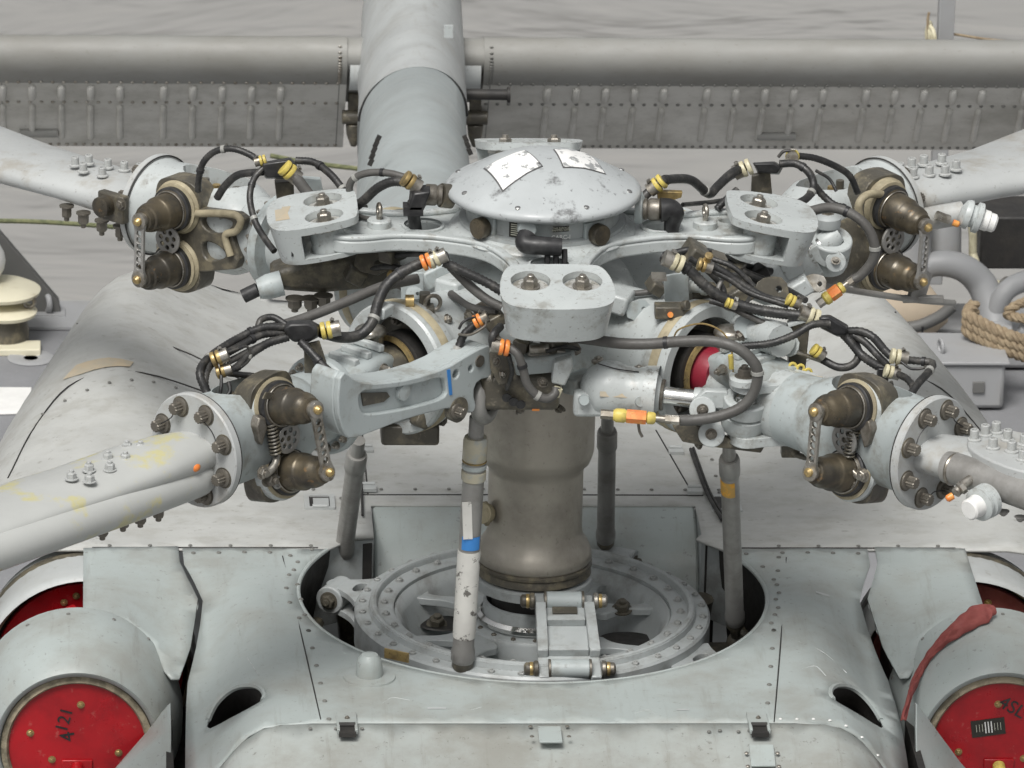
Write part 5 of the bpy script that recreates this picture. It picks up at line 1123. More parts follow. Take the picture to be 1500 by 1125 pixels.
        b=B(); b.lathe([(.010,0),(.010,.016),(.006,.02)],(1.018,-1.250,-0.367),(-1,-.3,-.5),12); b.out('orange_cap',ORA,s1)
    if arm=='rl':
        b=B(); b.box((-1.191,0.881,-0.291),(.10,.03,.085),M.Rotation(radians(AZM['rl']),3,'Z')); f_=b.out('dark_root_fitting',GREASE,t,bevel=.006)
        b=B(); b.lathe([(.03,0),(.032,.01),(.030,.035),(.02,.04)],(-1.207,0.882,-0.285),tt,24); b.out('brown_knob',BRONZE,f_); bolt('hex',(-1.167,0.839,-0.269),tt,.014,BOLTG,f_)
        for p in ((-1.303,1.149,-0.255),(-1.263,1.168,-0.255),(-1.207,1.131,-0.255),(-1.159,1.106,-0.255),(-1.113,1.088,-0.255),(-1.279,1.092,-0.255),(-1.223,1.054,-0.255)): bolt('sock',p,(0,0,1),.0115,BLADE,t,h=.02)
        for p in ((-1.327,1.053,-0.375),(-1.278,1.009,-0.381),(-1.224,0.959,-0.387),(-1.171,0.910,-0.387)): bolt('hex',V(p)+V((0,0,.03)),(0,0,-1),.016,BOLTG,t,h=.04)
    if arm=='rr':
        for p in ((1.127,1.071,-0.240),(1.167,1.117,-0.240),(1.206,1.143,-0.240),(1.261,1.157,-0.240),(1.161,1.027,-0.240),(1.211,1.047,-0.240),(1.259,1.054,-0.240),(1.297,1.099,-0.240)): bolt('sock',p,(0,0,1),.0125,BLADE,t,h=.022)
        b=B(); b.tube([(1.152,0.866,-0.323),(1.227,0.908,-0.322),(1.299,0.919,-0.313)],.035,16); b.out('root_spar_end',BLADE,t)
        p=V((1.295,0.861,-0.294)); q=V((1.376,0.854,-0.320)); d=(q-p).normalized()
        b=B(); b.lathe([(.02,-.01),(.040,0),(.044,.010),(.044,.018),(.034,.020),(.034,.032),(.046,.036),(.046,.050),(.036,.055)],p,d,28); s1=b.out('sensor_body',PAINTWT,t)
        b=B(); b.lathe([(.031,.052),(.031,.075),(.028,.078),(.028,.094),(.022,.10),(0,.10)],p,d,28); b.out('white_cap',WHITE,s1)
        b=B(); b.tube([(1.212,0.839,-0.293),(1.250,0.847,-0.310)],.014,12); b.out('bleed_fitting',STEEL,s1)
        b=B(); b.lathe([(.010,0),(.010,.016),(.006,.02)],(1.261,0.837,-0.315),d,12); b.out('orange_cap',ORA,s1)
# ================================================================ dampers
def damper(lb,P,Q,E,rb,up):
    P=V(P);Q=V(Q);E=V(E); d=(Q-P).normalized(); L=(Q-P).length; t=thing('lag_damper',lb,'damper',tuple(P),'lag dampers between hub and cuff')
    b=B(); b.lathe([(rb*.3,-.02),(rb*.75,.0),(rb,.03),(rb*1.02,.07),(rb*.9,.10),(rb*.88,.13),(rb*.98,.16),(rb*1.03,.19),(rb*.98,L-.045),(rb*.8,L-.02),(rb*.55,L),(rb*.5,L+.01)],P,d,48); bd=b.out('damper_body',PAINTWT,t,ang=50)
    b=B(); b.torus(Q+d*.004,d,rb*.5,.006,28,8); b.out('rod_seal',BOLTG,t)
    b=B(); b.lathe([(.026,-.01),(.026,.105)],Q,d,28); b.out('polished_rod',CHROME,t)
    b=B(); b.lathe([(.030,.09),(.032,.10),(.032,.13),(.024,.15)],Q,d,24); b.out('rod_end_neck',PAINTWT,t)
    b=B(); b.plate(circ(0,0,.062,32),[circ(0,0,.034,24)],-.022,.022,frame(E,up)); b.out('rod_eye',PAINTWT,t,bevel=.005)
    b=B(); b.ball(E,.036,(1,1,.95),24); b.out('spherical_bearing',CHROME,t)
    b=B(); b.lathe([(.058,-.075),(.062,-.06),(.062,-.03),(.05,-.025)],E,up,36); b.out('lower_race',PAINTWT,t)
    return t,bd,d
t,bd,d=damper('pale damper with polished rod right of the mast, under the curved grey hose',(0.099,-0.560,-0.315),(0.294,-0.600,-0.324),(0.520,-0.660,-0.329),.076,(0.05,-.25,.95))
for p in ((0.124,-0.550,-0.248),(0.234,-0.570,-0.266)): bolt('hex',p,(0,-.2,1),.014,STEEL,t)
b=B(); b.tube([(0.120,-0.600,-0.235),(0.173,-0.610,-0.247),(0.231,-0.610,-0.255)],.0018,5); b.out('lock_wire',BLACK,t)
b=B(); b.box((0.169,-0.645,-0.308),(.09,.004,.014),M.Rotation(radians(3),3,'Y')@M.Rotation(radians(-20),3,'X')); b.out('tan_label',TANL,t)
b=B(); b.box((0.130,-0.600,-0.348),(.15,.05,.07)); b.out('side_block',PAINTWT,t,bevel=.012)
b=B(); b.lathe([(.016,0),(.014,.008)],(0.082,-0.640,-0.325),(0,-1,.2),16); b.lathe([(.016,0),(.014,.008)],(0.234,-0.655,-0.323),(0,-1,.2),16); b.out('side_screws',PAINT,t)
b=B(); b.ring_loft([[V(q0)+V((0,k,0)) for q0, in (((0.382,-0.660,-0.315),),((0.409,-0.660,-0.290),),((0.470,-0.660,-0.293),),((0.479,-0.660,-0.341),),((0.423,-0.660,-0.345),),)] for k in (0,.03)]); b.out('rod_fork',PAINTWT,t,bevel=.004)
for q0,q1,q2, in (((0.400,-0.690,-0.334),(0.402,-0.665,-0.343),(0.400,-0.692,-0.333),),((0.427,-0.690,-0.405),(0.429,-0.665,-0.414),(0.426,-0.692,-0.404),),):
    b=B(); b.cyl(q0,q1,.036,n=28); b.out('clamp_disc',PAINTWT,t,bevel=.003); bolt('hex',q2,(0,-1,.1),.012,BOLTG,t)
b=B(); b.ring_loft([[V(q0)+V((0,k,0)) for q0, in (((0.322,-0.670,-0.391),),((0.358,-0.670,-0.371),),((0.453,-0.670,-0.420),),((0.575,-0.670,-0.450),),((0.566,-0.670,-0.468),),((0.426,-0.670,-0.450),),((0.351,-0.670,-0.436),),)] for k in (0,.03)]); b.out('lower_linkage',GREASE,t,bevel=.004)
b=B(); b.tube([(0.492,-0.660,-0.448),(0.538,-0.660,-0.444),(0.628,-0.650,-0.429)],.010,10); b.out('yellow_rod',GOLD,t)
t,bd,d=damper('pale damper with polished rod between the right star arm and the rear right hinge',(0.628,0.280,-0.331),(0.744,0.300,-0.255),(0.845,0.330,-0.208),.070,(0.1,-.35,.93))
b=B(); b.lathe([(.036,0),(.038,.01),(.038,.028),(.030,.036),(.02,.04)],(0.835,0.330,-0.157),(0,0,1),24); b.out('pivot_cap',PAINTS,t); bolt('hex',(0.835,0.330,-0.142),(0,0,1),.022,BOLTG,t,h=.03)
b=B(); b.cyl((0.855,0.260,-0.239),(0.857,0.280,-0.246),.030,n=24); b.out('clamp_disc',PAINTWT,t,bevel=.003); bolt('hex',(0.854,0.255,-0.233),(0,-.6,.8),.010,STEEL,t)
b=B(); b.ring_loft([[V(q0)+V((0,k,0)) for q0, in (((0.766,0.280,-0.222),),((0.800,0.280,-0.193),),((0.872,0.280,-0.234),),((0.866,0.280,-0.268),),((0.821,0.280,-0.262),),)] for k in (0,.03)]); b.out('rod_fork',PAINTWT,t,bevel=.004)
# ================================================================ hoses and wiring
S1=1/527
def hose(par,pts,w,m=None,rib=0,name='hose'):
    b=B(); b.tube(pts,w*S1/2,10,rib=rib*S1); o=b.out(name,m or HOSE,par,ang=60)
    if len(pts)>=6:
        P=smooth_path(pts,6)
        for u,mm in ((.28,BLACK),(.62,TAG)):
            i=int(u*(len(P)-2)); d=(P[i+1]-P[i]).normalized(); r=w*S1/2
            b=B(); b.lathe([(r*.9,-.006),(r*1.16,-.005),(r*1.16,.005),(r*.9,.006)],P[i],d,12); b.out('tie_wrap',mm,o)
    return o
def cl(par,p,q,w,m): 
    p=V(p); d=V(q)-p; return clamp(p,d,w*S1/2,m,par,w=.010*w/14)
HL=thing('wiring_harness','harness fanning out from a black junction over the front left cuff','wiring',(-0.689,-0.620,-0.146),'wiring harnesses on the rotor head')
hose(HL,[(-0.286,-0.420,0.009),(-0.343,-0.440,0.002),(-0.408,-0.460,-0.021),(-0.453,-0.480,-0.054),(-0.478,-0.520,-0.093),(-0.492,-0.560,-0.128),(-0.526,-0.580,-0.160),(-0.578,-0.600,-0.161),(-0.634,-0.620,-0.140)],16)
hose(HL,[(-0.364,-0.400,-0.062),(-0.463,-0.440,-0.072),(-0.576,-0.500,-0.100),(-0.688,-0.550,-0.128),(-0.837,-0.620,-0.150)],15,HOSEG)
b=B(); b.ring_loft([[V(q0) for q0, in (((-0.741,-0.600,-0.130),),((-0.726,-0.600,-0.112),),((-0.662,-0.600,-0.110),),((-0.630,-0.600,-0.127),),((-0.633,-0.600,-0.157),),((-0.661,-0.600,-0.173),),((-0.716,-0.600,-0.169),),)],[V(q0) for q0, in (((-0.737,-0.680,-0.109),),((-0.721,-0.680,-0.093),),((-0.670,-0.680,-0.091),),((-0.644,-0.680,-0.107),),((-0.647,-0.680,-0.132),),((-0.673,-0.680,-0.148),),((-0.713,-0.680,-0.146),),)]]); b.out('junction_block',BLACK,HL,bevel=.008)
cl(HL,(-0.620,-0.630,-0.130),(-0.580,-0.630,-0.122),19,YEL)
hose(HL,[(-0.727,-0.620,-0.119),(-0.763,-0.600,-0.104),(-0.794,-0.590,-0.114),(-0.803,-0.600,-0.130)],10)
hose(HL,[(-0.727,-0.640,-0.119),(-0.792,-0.650,-0.116),(-0.856,-0.680,-0.135),(-0.916,-0.740,-0.152),(-0.953,-0.800,-0.165),(-0.963,-0.840,-0.184),(-0.945,-0.860,-0.225)],13,rib=4)
hose(HL,[(-0.727,-0.640,-0.135),(-0.792,-0.660,-0.132),(-0.848,-0.700,-0.147),(-0.903,-0.760,-0.158),(-0.939,-0.800,-0.175),(-0.950,-0.840,-0.203),(-0.939,-0.860,-0.235)],12,rib=4)
hose(HL,[(-0.724,-0.660,-0.139),(-0.779,-0.680,-0.150),(-0.829,-0.720,-0.169),(-0.867,-0.760,-0.193),(-0.916,-0.780,-0.202)],13,rib=4)
hose(HL,[(-0.726,-0.620,-0.146),(-0.819,-0.680,-0.168),(-0.885,-0.740,-0.181)],10,HOSEG)
cl(HL,(-0.919,-0.800,-0.150),(-0.895,-0.800,-0.140),17,GOLD); cl(HL,(-0.907,-0.800,-0.187),(-0.880,-0.800,-0.179),15,GOLD)
hose(HL,[(-0.885,-0.780,-0.200),(-0.848,-0.760,-0.211),(-0.816,-0.740,-0.222),(-0.802,-0.740,-0.232)],9)
hose(HL,[(-0.904,-0.800,-0.140),(-0.867,-0.780,-0.132),(-0.836,-0.760,-0.131),(-0.828,-0.760,-0.164),(-0.857,-0.760,-0.193),(-0.891,-0.780,-0.196)],4)
hose(HL,[(-0.906,-0.820,-0.191),(-0.906,-0.840,-0.213),(-0.910,-0.850,-0.238)],5); hose(HL,[(-0.886,-0.820,-0.210),(-0.882,-0.840,-0.226),(-0.890,-0.850,-0.238)],6)
hose(HL,[(-0.691,-0.680,-0.144),(-0.664,-0.700,-0.166),(-0.619,-0.740,-0.204),(-0.564,-0.760,-0.238),(-0.499,-0.750,-0.259),(-0.432,-0.700,-0.269),(-0.385,-0.660,-0.268)],13,rib=4)
cl(HL,(-0.372,-0.660,-0.260),(-0.394,-0.670,-0.264),15,ORA)
hose(HL,[(-0.356,-0.640,-0.257),(-0.309,-0.610,-0.251),(-0.276,-0.580,-0.234),(-0.257,-0.560,-0.202),(-0.243,-0.550,-0.170),(-0.206,-0.540,-0.140)],13,rib=4)
cl(HL,(-0.207,-0.560,-0.127),(-0.185,-0.560,-0.115),15,ORA)
hose(HL,[(-0.198,-0.560,-0.119),(-0.226,-0.570,-0.115),(-0.249,-0.580,-0.124),(-0.259,-0.580,-0.143)],4); hose(HL,[(-0.258,-0.560,-0.166),(-0.226,-0.580,-0.159),(-0.189,-0.580,-0.135),(-0.186,-0.580,-0.120)],4,BOLTG)
b=B(); b.ring_loft([[V(q0)+V((0,k,0)) for q0, in (((-0.681,-0.660,-0.161),),((-0.639,-0.660,-0.151),),((-0.620,-0.660,-0.210),),((-0.641,-0.660,-0.253),),((-0.678,-0.660,-0.245),),)] for k in (0,.012)]); b.out('bracket',GREASE,HL,bevel=.002)
b=B(); b.tube([(-0.676,-0.680,-0.144),(-0.651,-0.700,-0.195),(-0.632,-0.700,-0.230)],.006,8); b.out('bracket_strap',BLACK,HL)
for p in ((452,541),(466,546),(480,552),): pass
# clamp on post at the hub, left and right
for s_,px in ((-1,0),(1,1)):
    pass
cl(HL,(-0.344,-0.460,0.008),(-0.307,-0.460,0.024),18,ORA); cl(HL,(-0.324,-0.460,0.014),(-0.307,-0.460,0.022),18,CREAM)
b=B(); b.box((-0.375,-0.320,-0.109),(.062,.01,.075)); b.out('post_plate',PAINT,HL,bevel=.002)
b=B(); b.box((-0.363,-0.400,-0.155),(.09,.05,.03)); b.box((-0.343,-0.380,-0.134),(.03,.03,.05)); sb=b.out('sensor_bracket',GREASE,HL,bevel=.003)
b=B(); b.cyl((-0.364,-0.430,-0.146),(-0.364,-0.425,-0.148),.009); b.out('orange_dot',ORA,HL); b=B(); b.cyl((-0.398,-0.420,-0.120),(-0.375,-0.420,-0.120),.018); b.out('copper_bush',GOLD,HL)
b=B(); b.torus((-0.322,-0.400,-0.133),(.3,-1,0),.022,.006,20,6); b.out('ring_clip',STEEL,HL)
HC=thing('wiring_harness','short wires and sockets hanging below the front pendulum weight','wiring',(-0.059,-0.620,-0.242),'wiring harnesses on the rotor head')
hose(HC,[(-0.297,-0.450,0.003),(-0.241,-0.460,-0.021),(-0.176,-0.470,-0.050),(-0.139,-0.480,-0.070)],15,rib=5); hose(HC,[(-0.277,-0.420,-0.019),(-0.221,-0.440,-0.071),(-0.174,-0.460,-0.103),(-0.137,-0.470,-0.119)],14,HOSEG)
hose(HC,[(-0.149,-0.620,-0.121),(-0.170,-0.660,-0.130),(-0.171,-0.660,-0.159),(-0.153,-0.650,-0.177)],12)
cl(HC,(-0.141,-0.660,-0.167),(-0.165,-0.660,-0.163),18,ORA)
hose(HC,[(-0.128,-0.660,-0.165),(-0.105,-0.680,-0.178),(-0.089,-0.680,-0.221),(-0.077,-0.680,-0.264),(-0.052,-0.680,-0.295),(-0.024,-0.680,-0.307),(-0.002,-0.670,-0.299),(0.004,-0.660,-0.283)],13,HOSEG)
b=B(); b.ring_loft([[V(q0)+V((0,k,0)) for q0, in (((-0.110,-0.600,-0.230),),((0.056,-0.600,-0.206),),((0.064,-0.600,-0.240),),((0.044,-0.600,-0.259),),((-0.102,-0.600,-0.273),),)] for k in (0,.09)]); b.out('transducer_body',PAINT,HC,bevel=.008)
b=B(); b.ring_loft([[V(q0)+V((0,k,0)) for q0, in (((-0.002,-0.640,-0.219),),((0.046,-0.640,-0.203),),((0.050,-0.640,-0.235),),((0.029,-0.640,-0.286),),((-0.008,-0.640,-0.278),),)] for k in (0,.04)]); b.out('socket_block',PAINTWT,HC,bevel=.005)
b=B(); b.cyl((0.010,-0.660,-0.283),(0.001,-0.660,-0.306),.013,n=8); b.out('hex_gland',CREAM,HC)
b=B(); b.box((-0.087,-0.500,-0.336),(.22,.12,.11)); b.out('under_hub_casting',GREASE,HC,bevel=.02)
b=B(); b.box((-0.019,-0.560,-0.215),(.10,.04,.03),M.Rotation(.15,3,'Y')); b.cyl((-0.067,-0.580,-0.202),(-0.012,-0.580,-0.198),.014); b.out('bolted_link',STEEL,HC,bevel=.003)
b=B(); b.ring_loft([[V(q0)+V((0,k,0)) for q0, in (((-0.178,-0.600,-0.171),),((-0.143,-0.600,-0.177),),((-0.117,-0.600,-0.250),),((-0.122,-0.600,-0.293),),((-0.150,-0.600,-0.299),),((-0.173,-0.600,-0.250),),)] for k in (0,.02)]); b.out('hanger_plate',GREASE,HC,bevel=.003)
for q0, in (((-0.125,-0.580,-0.340),),((-0.106,-0.580,-0.352),),((-0.086,-0.580,-0.360),),):
    b=B(); b.lathe([(.013,0),(.013,.004)],q0,(0,-1,-.2),14); b.out('drain_hole',BLACK,HC)
b=B(); b.box((-0.043,-0.550,-0.379),(.02,.01,.02)); b.out('orange_tag',ORA,HC)
HF=thing('pressure_hose','thick grey hose curling from the front weight to an orange sealed coupling','hose',(0.253,-0.700,-0.350),'grey hoses with orange couplings')
hose(HF,[(0.055,-0.600,-0.159),(0.105,-0.620,-0.159),(0.178,-0.640,-0.162),(0.251,-0.660,-0.156),(0.341,-0.680,-0.141),(0.422,-0.700,-0.134),(0.486,-0.720,-0.146),(0.529,-0.730,-0.181),(0.543,-0.730,-0.220),(0.532,-0.730,-0.273),(0.500,-0.730,-0.313),(0.445,-0.730,-0.337),(0.385,-0.720,-0.352),(0.337,-0.720,-0.354)],16,HOSEG)
def coupling(par,p,q,w):
    p=V(p);q=V(q);d=(q-p).normalized();L=(q-p).length; r=w*S1/2
    b=B(); b.lathe([(r*.9,0),(r*.9,L*.18)],p,d,6); b.lathe([(r*.7,L*.18),(r*.7,L*.3)],p,d,16); b.out('steel_nut',STEEL,par)
    b=B(); b.lathe([(r*.9,L*.3),(r*1.2,L*.33),(r*1.2,L*.40),(r*.8,L*.42)],p,d,20); b.out('yellow_ring',YEL,par)
    b=B(); b.lathe([(r*1.3,L*.42),(r*1.35,L*.45),(r*1.35,L*.64),(r*1.3,L*.67)],p,d,6); b.out('orange_nut',ORA,par)
    b=B(); b.lathe([(r*1.1,L*.67),(r*1.35,L*.70),(r*1.35,L*.80),(r*1.0,L*.84)],p,d,20); b.out('yellow_ring',YEL,par)
    b=B(); b.lathe([(r*.95,L*.84),(r*.95,L)],p,d,6); b.out('end_fitting',STEEL,par)
coupling(HF,(0.335,-0.720,-0.354),(0.123,-0.700,-0.343),15)
b=B(); b.tube([(0.227,-0.690,-0.374),(0.231,-0.690,-0.397),(0.239,-0.690,-0.413)],.004,6); b.out('wire_tail',BOLTG,HF)
HG=thing('pressure_hose','thick grey hose looping over the rear right damper to an orange sealed coupling','hose',(0.823,0.100,-0.298),'grey hoses with orange couplings')
hose(HG,[(0.755,0.100,-0.034),(0.810,0.080,-0.015),(0.865,0.050,-0.021),(0.912,0.030,-0.054),(0.935,0.020,-0.107),(0.931,0.020,-0.151),(0.902,0.020,-0.192),(0.879,0.020,-0.208)],15,HOSEG)
coupling(HG,(0.883,0.020,-0.204),(0.780,0.000,-0.275),15)
HR=thing('wiring_harness','harness with black junction and tangled tails over the front right cuff','wiring',(0.758,-0.500,-0.155),'wiring harnesses on the rotor head')
hose(HR,[(0.301,-0.420,0.011),(0.337,-0.440,-0.000),(0.374,-0.450,-0.018),(0.421,-0.460,-0.062),(0.487,-0.470,-0.101),(0.562,-0.480,-0.121),(0.636,-0.490,-0.129),(0.719,-0.500,-0.134)],17,rib=4)
cl(HR,(0.339,-0.460,0.007),(0.316,-0.460,0.017),20,CREAM)
b=B(); b.ring_loft([[V(q0) for q0, in (((0.727,-0.480,-0.137),),((0.759,-0.480,-0.133),),((0.813,-0.480,-0.164),),((0.816,-0.480,-0.192),),((0.786,-0.480,-0.200),),((0.732,-0.480,-0.172),),)],[V(q0) for q0, in (((0.722,-0.560,-0.114),),((0.750,-0.560,-0.112),),((0.798,-0.560,-0.144),),((0.799,-0.560,-0.163),),((0.773,-0.560,-0.167),),((0.729,-0.560,-0.144),),)]]); b.out('junction_block',BLACK,HR,bevel=.006)
cl(HR,(0.712,-0.500,-0.134),(0.691,-0.500,-0.126),20,CREAM)
hose(HR,[(0.780,-0.520,-0.162),(0.811,-0.540,-0.190),(0.842,-0.560,-0.222),(0.882,-0.600,-0.239),(0.908,-0.620,-0.244)],14,rib=4)
hose(HR,[(0.803,-0.520,-0.168),(0.842,-0.540,-0.162),(0.874,-0.560,-0.173),(0.898,-0.600,-0.192),(0.915,-0.620,-0.204)],13,rib=4)
hose(HR,[(0.809,-0.520,-0.174),(0.847,-0.550,-0.186),(0.883,-0.580,-0.215),(0.907,-0.620,-0.230)],11)
hose(HR,[(0.827,-0.520,-0.197),(0.836,-0.550,-0.226),(0.817,-0.560,-0.252),(0.780,-0.560,-0.258),(0.738,-0.540,-0.244)],12)
hose(HR,[(0.751,-0.560,-0.132),(0.703,-0.570,-0.132),(0.657,-0.580,-0.156),(0.592,-0.580,-0.182),(0.516,-0.560,-0.198)],12,rib=4)
cl(HR,(0.718,-0.550,-0.214),(0.739,-0.550,-0.230),14,YEL)
cl(HR,(0.923,-0.660,-0.190),(0.946,-0.660,-0.194),17,CREAM); cl(HR,(0.905,-0.670,-0.230),(0.928,-0.670,-0.237),15,CREAM)
hose(HR,[(0.950,-0.660,-0.200),(0.983,-0.680,-0.196),(1.019,-0.700,-0.195),(1.004,-0.740,-0.206),(0.970,-0.800,-0.217),(0.943,-0.840,-0.238)],12,rib=4)
hose(HR,[(0.930,-0.680,-0.234),(0.952,-0.720,-0.235),(0.963,-0.760,-0.248),(0.945,-0.800,-0.264)],11,rib=4)
hose(HR,[(0.936,-0.680,-0.198),(0.963,-0.700,-0.211),(1.000,-0.700,-0.207),(0.992,-0.680,-0.198)],4); hose(HR,[(0.909,-0.700,-0.250),(0.913,-0.750,-0.261),(0.925,-0.780,-0.272)],6)
b=B(); b.box((0.895,-0.620,-0.260),(.03,.03,.05)); b.out('clip_block',BLACK,HR,bevel=.003)
b=B(); b.ring_loft([[V(q0)+V((0,k,0)) for q0, in (((0.646,-0.500,-0.161),),((0.701,-0.500,-0.138),),((0.704,-0.500,-0.165),),((0.697,-0.500,-0.294),),((0.652,-0.500,-0.294),),)] for k in (0,.05)]); b.out('bracket_post',GREASE,HR,bevel=.003)
b=B(); b.box((0.677,-0.500,-0.146),(.07,.03,.006),M.Rotation(-.3,3,'Y')); b.out('bracket_top',PAINTWT,HR)
b=B(); b.cyl((0.668,-0.540,-0.222),(0.752,-0.540,-0.254),.006,n=10); b.out('bracket_arm',STEEL,HR)
for q0, in (((0.655,-0.560,-0.257),),((0.677,-0.560,-0.262),),((0.698,-0.560,-0.274),),):
    b=B(); b.torus(q0,(.3,-1,.2),.010,.004,14,6); b.out('yellow_ring',YEL,HR)
hose(HR,[(0.415,-0.400,-0.008),(0.472,-0.410,-0.036),(0.519,-0.420,-0.066),(0.583,-0.440,-0.098),(0.657,-0.460,-0.108)],11); hose(HR,[(0.425,-0.400,-0.027),(0.490,-0.420,-0.056),(0.546,-0.440,-0.088),(0.647,-0.470,-0.113)],9); hose(HR,[(0.436,-0.380,-0.007),(0.500,-0.400,-0.027),(0.556,-0.420,-0.075)],8)
cl(HR,(0.410,-0.420,-0.013),(0.433,-0.420,-0.020),15,GOLD); cl(HR,(0.652,-0.470,-0.097),(0.675,-0.470,-0.109),14,YEL)
hose(HR,[(0.432,-0.460,-0.101),(0.469,-0.470,-0.109),(0.497,-0.470,-0.121),(0.563,-0.480,-0.153),(0.618,-0.500,-0.175)],10); cl(HR,(0.481,-0.500,-0.095),(0.503,-0.500,-0.103),11,YEL)
b=B(); b.ring_loft([[V(q0)+V((0,k,0)) for q0, in (((0.310,-0.380,-0.060),),((0.377,-0.380,-0.046),),((0.383,-0.380,-0.130),),((0.316,-0.380,-0.134),),)] for k in (0,.012)]); b.out('post_plate',PAINT,HR,bevel=.002)
b=B(); b.box((0.323,-0.440,-0.138),(.08,.05,.035)); b.cyl((0.358,-0.460,-0.117),(0.372,-0.470,-0.110),.014,n=10); b.out('sensor_bracket',GREASE,HR,bevel=.003)
b=B(); b.cyl((0.324,-0.475,-0.138),(0.324,-0.468,-0.140),.008); b.out('orange_dot',ORA,HR)
b=B(); b.box((0.292,-0.440,-0.040),(.04,.06,.006)); b.out('bracket_top',STEEL,HR)
hose(HR,[(0.173,-0.300,-0.129),(0.239,-0.300,-0.138),(0.305,-0.300,-0.126),(0.351,-0.300,-0.098)],9,HOSEG)
b=B(); b.tube([(0.325,-0.550,-0.188),(0.340,-0.580,-0.142),(0.402,-0.600,-0.119),(0.457,-0.620,-0.139),(0.481,-0.620,-0.192),(0.487,-0.620,-0.251)],.0025,6); b.out('lock_wire',GOLD,HR)
b=B(); b.lathe([(.007,0),(.007,.04)],(0.477,-0.630,-0.198),(.1,0,-1),12); b.out('yellow_tag',YEL,HR)
HB=thing('wiring_harness','harness with a black junction box above the rear left cuff','wiring',(-0.723,0.500,-0.042),'wiring harnesses on the rotor head')
b=B(); b.ring_loft([[V(q0) for q0, in (((-0.778,0.450,-0.011),),((-0.691,0.450,0.006),),((-0.670,0.450,-0.015),),((-0.681,0.450,-0.060),),((-0.762,0.450,-0.060),),)],[V(q0) for q0, in (((-0.772,0.380,0.008),),((-0.695,0.380,0.020),),((-0.680,0.380,0.004),),((-0.687,0.380,-0.032),),((-0.760,0.380,-0.033),),)]]); b.out('junction_block',BLACK,HB,bevel=.005)
hose(HB,[(-0.950,0.550,-0.131),(-0.949,0.540,-0.091),(-0.936,0.530,-0.038),(-0.903,0.520,-0.002),(-0.855,0.500,0.013),(-0.807,0.480,0.003),(-0.769,0.450,-0.015)],11,rib=4)
hose(HB,[(-0.896,0.520,-0.141),(-0.874,0.500,-0.098),(-0.836,0.480,-0.058),(-0.769,0.440,-0.036)],12)
hose(HB,[(-0.764,0.400,-0.007),(-0.795,0.380,-0.037),(-0.807,0.340,-0.081),(-0.792,0.300,-0.138),(-0.762,0.240,-0.173),(-0.740,0.200,-0.191)],10)
hose(HB,[(-0.675,0.420,0.005),(-0.625,0.400,0.006),(-0.578,0.350,-0.014),(-0.541,0.300,-0.046),(-0.513,0.260,-0.065),(-0.485,0.220,-0.069)],12,rib=4)
hose(HB,[(-0.703,0.380,-0.002),(-0.674,0.360,-0.030),(-0.635,0.340,-0.076),(-0.607,0.300,-0.087)],18,HOSEG)
cl(HB,(-0.701,0.370,-0.007),(-0.685,0.370,-0.021),20,YEL); cl(HB,(-0.770,0.400,0.012),(-0.795,0.400,0.005),12,YEL)
hose(HB,[(-0.373,-0.020,0.086),(-0.420,0.000,0.083),(-0.462,0.020,0.056),(-0.502,0.050,0.006),(-0.548,0.080,-0.036)],15,rib=4); hose(HB,[(-0.372,0.020,0.085),(-0.427,0.050,0.091),(-0.483,0.080,0.082),(-0.524,0.100,0.058),(-0.535,0.110,0.022),(-0.518,0.120,-0.026)],11,HOSEG)
cl(HB,(-0.378,-0.040,0.101),(-0.355,-0.040,0.085),19,GOLD)
b=B(); b.ring_loft([[V(q0)+V((0,k,0)) for q0, in (((-0.661,0.460,-0.059),),((-0.603,0.460,-0.063),),((-0.586,0.460,-0.161),),((-0.640,0.460,-0.178),),)] for k in (0,.02)]); b.out('bracket',PAINT,HB,bevel=.003)
b=B(); b.ring_loft([[V(q0)+V((0,k,0)) for q0, in (((-0.735,0.440,-0.069),),((-0.681,0.440,-0.065),),((-0.676,0.440,-0.146),),((-0.723,0.440,-0.159),),)] for k in (0,.04)]); b.out('dark_bracket',GREASE,HB,bevel=.004)
# greasy casting under the left star arm
b=B(); b.ring_loft([[V(q0)+V((0,k,0)) for q0, in (((-0.761,0.100,-0.226),),((-0.669,0.100,-0.191),),((-0.517,0.100,-0.170),),((-0.392,0.100,-0.180),),((-0.381,0.100,-0.251),),((-0.467,0.100,-0.271),),((-0.611,0.100,-0.286),),((-0.726,0.100,-0.278),),)] for k in (0,.12)]); hc=b.out('rear_horn_casting',GREASE,HB,bevel=.02)
b=B(); b.cyl((-0.829,0.080,-0.284),(-0.788,0.080,-0.263),.020,n=16); b.out('dark_plug',BLACK,HB); b=B(); b.lathe([(.028,0),(.036,.03),(.036,.07)],(-0.788,0.080,-0.263),(1,.1,.25),16); b.out('grey_gland',PAINT,HB)
for q0, in (((-0.684,0.080,-0.287),),((-0.640,0.080,-0.287),),((-0.604,0.080,-0.279),),):
    bolt('hex',q0,(0,0,-1),.020,BOLTG,HB,h=.035)
HT=thing('wiring_harness','harness looping above the rear right cuff with a yellow ringed bend','wiring',(0.657,0.500,-0.036),'wiring harnesses on the rotor head')
cl(HT,(0.323,0.000,0.082),(0.294,0.000,0.058),18,YEL)
hose(HT,[(0.274,-0.010,0.038),(0.297,0.000,0.058),(0.327,0.000,0.086),(0.373,0.050,0.078),(0.420,0.100,0.058),(0.456,0.150,0.017),(0.484,0.200,-0.016),(0.512,0.250,-0.008),(0.554,0.300,0.012),(0.593,0.350,0.012)],14)
cl(HT,(0.598,0.340,0.015),(0.573,0.340,0.003),19,CREAM)
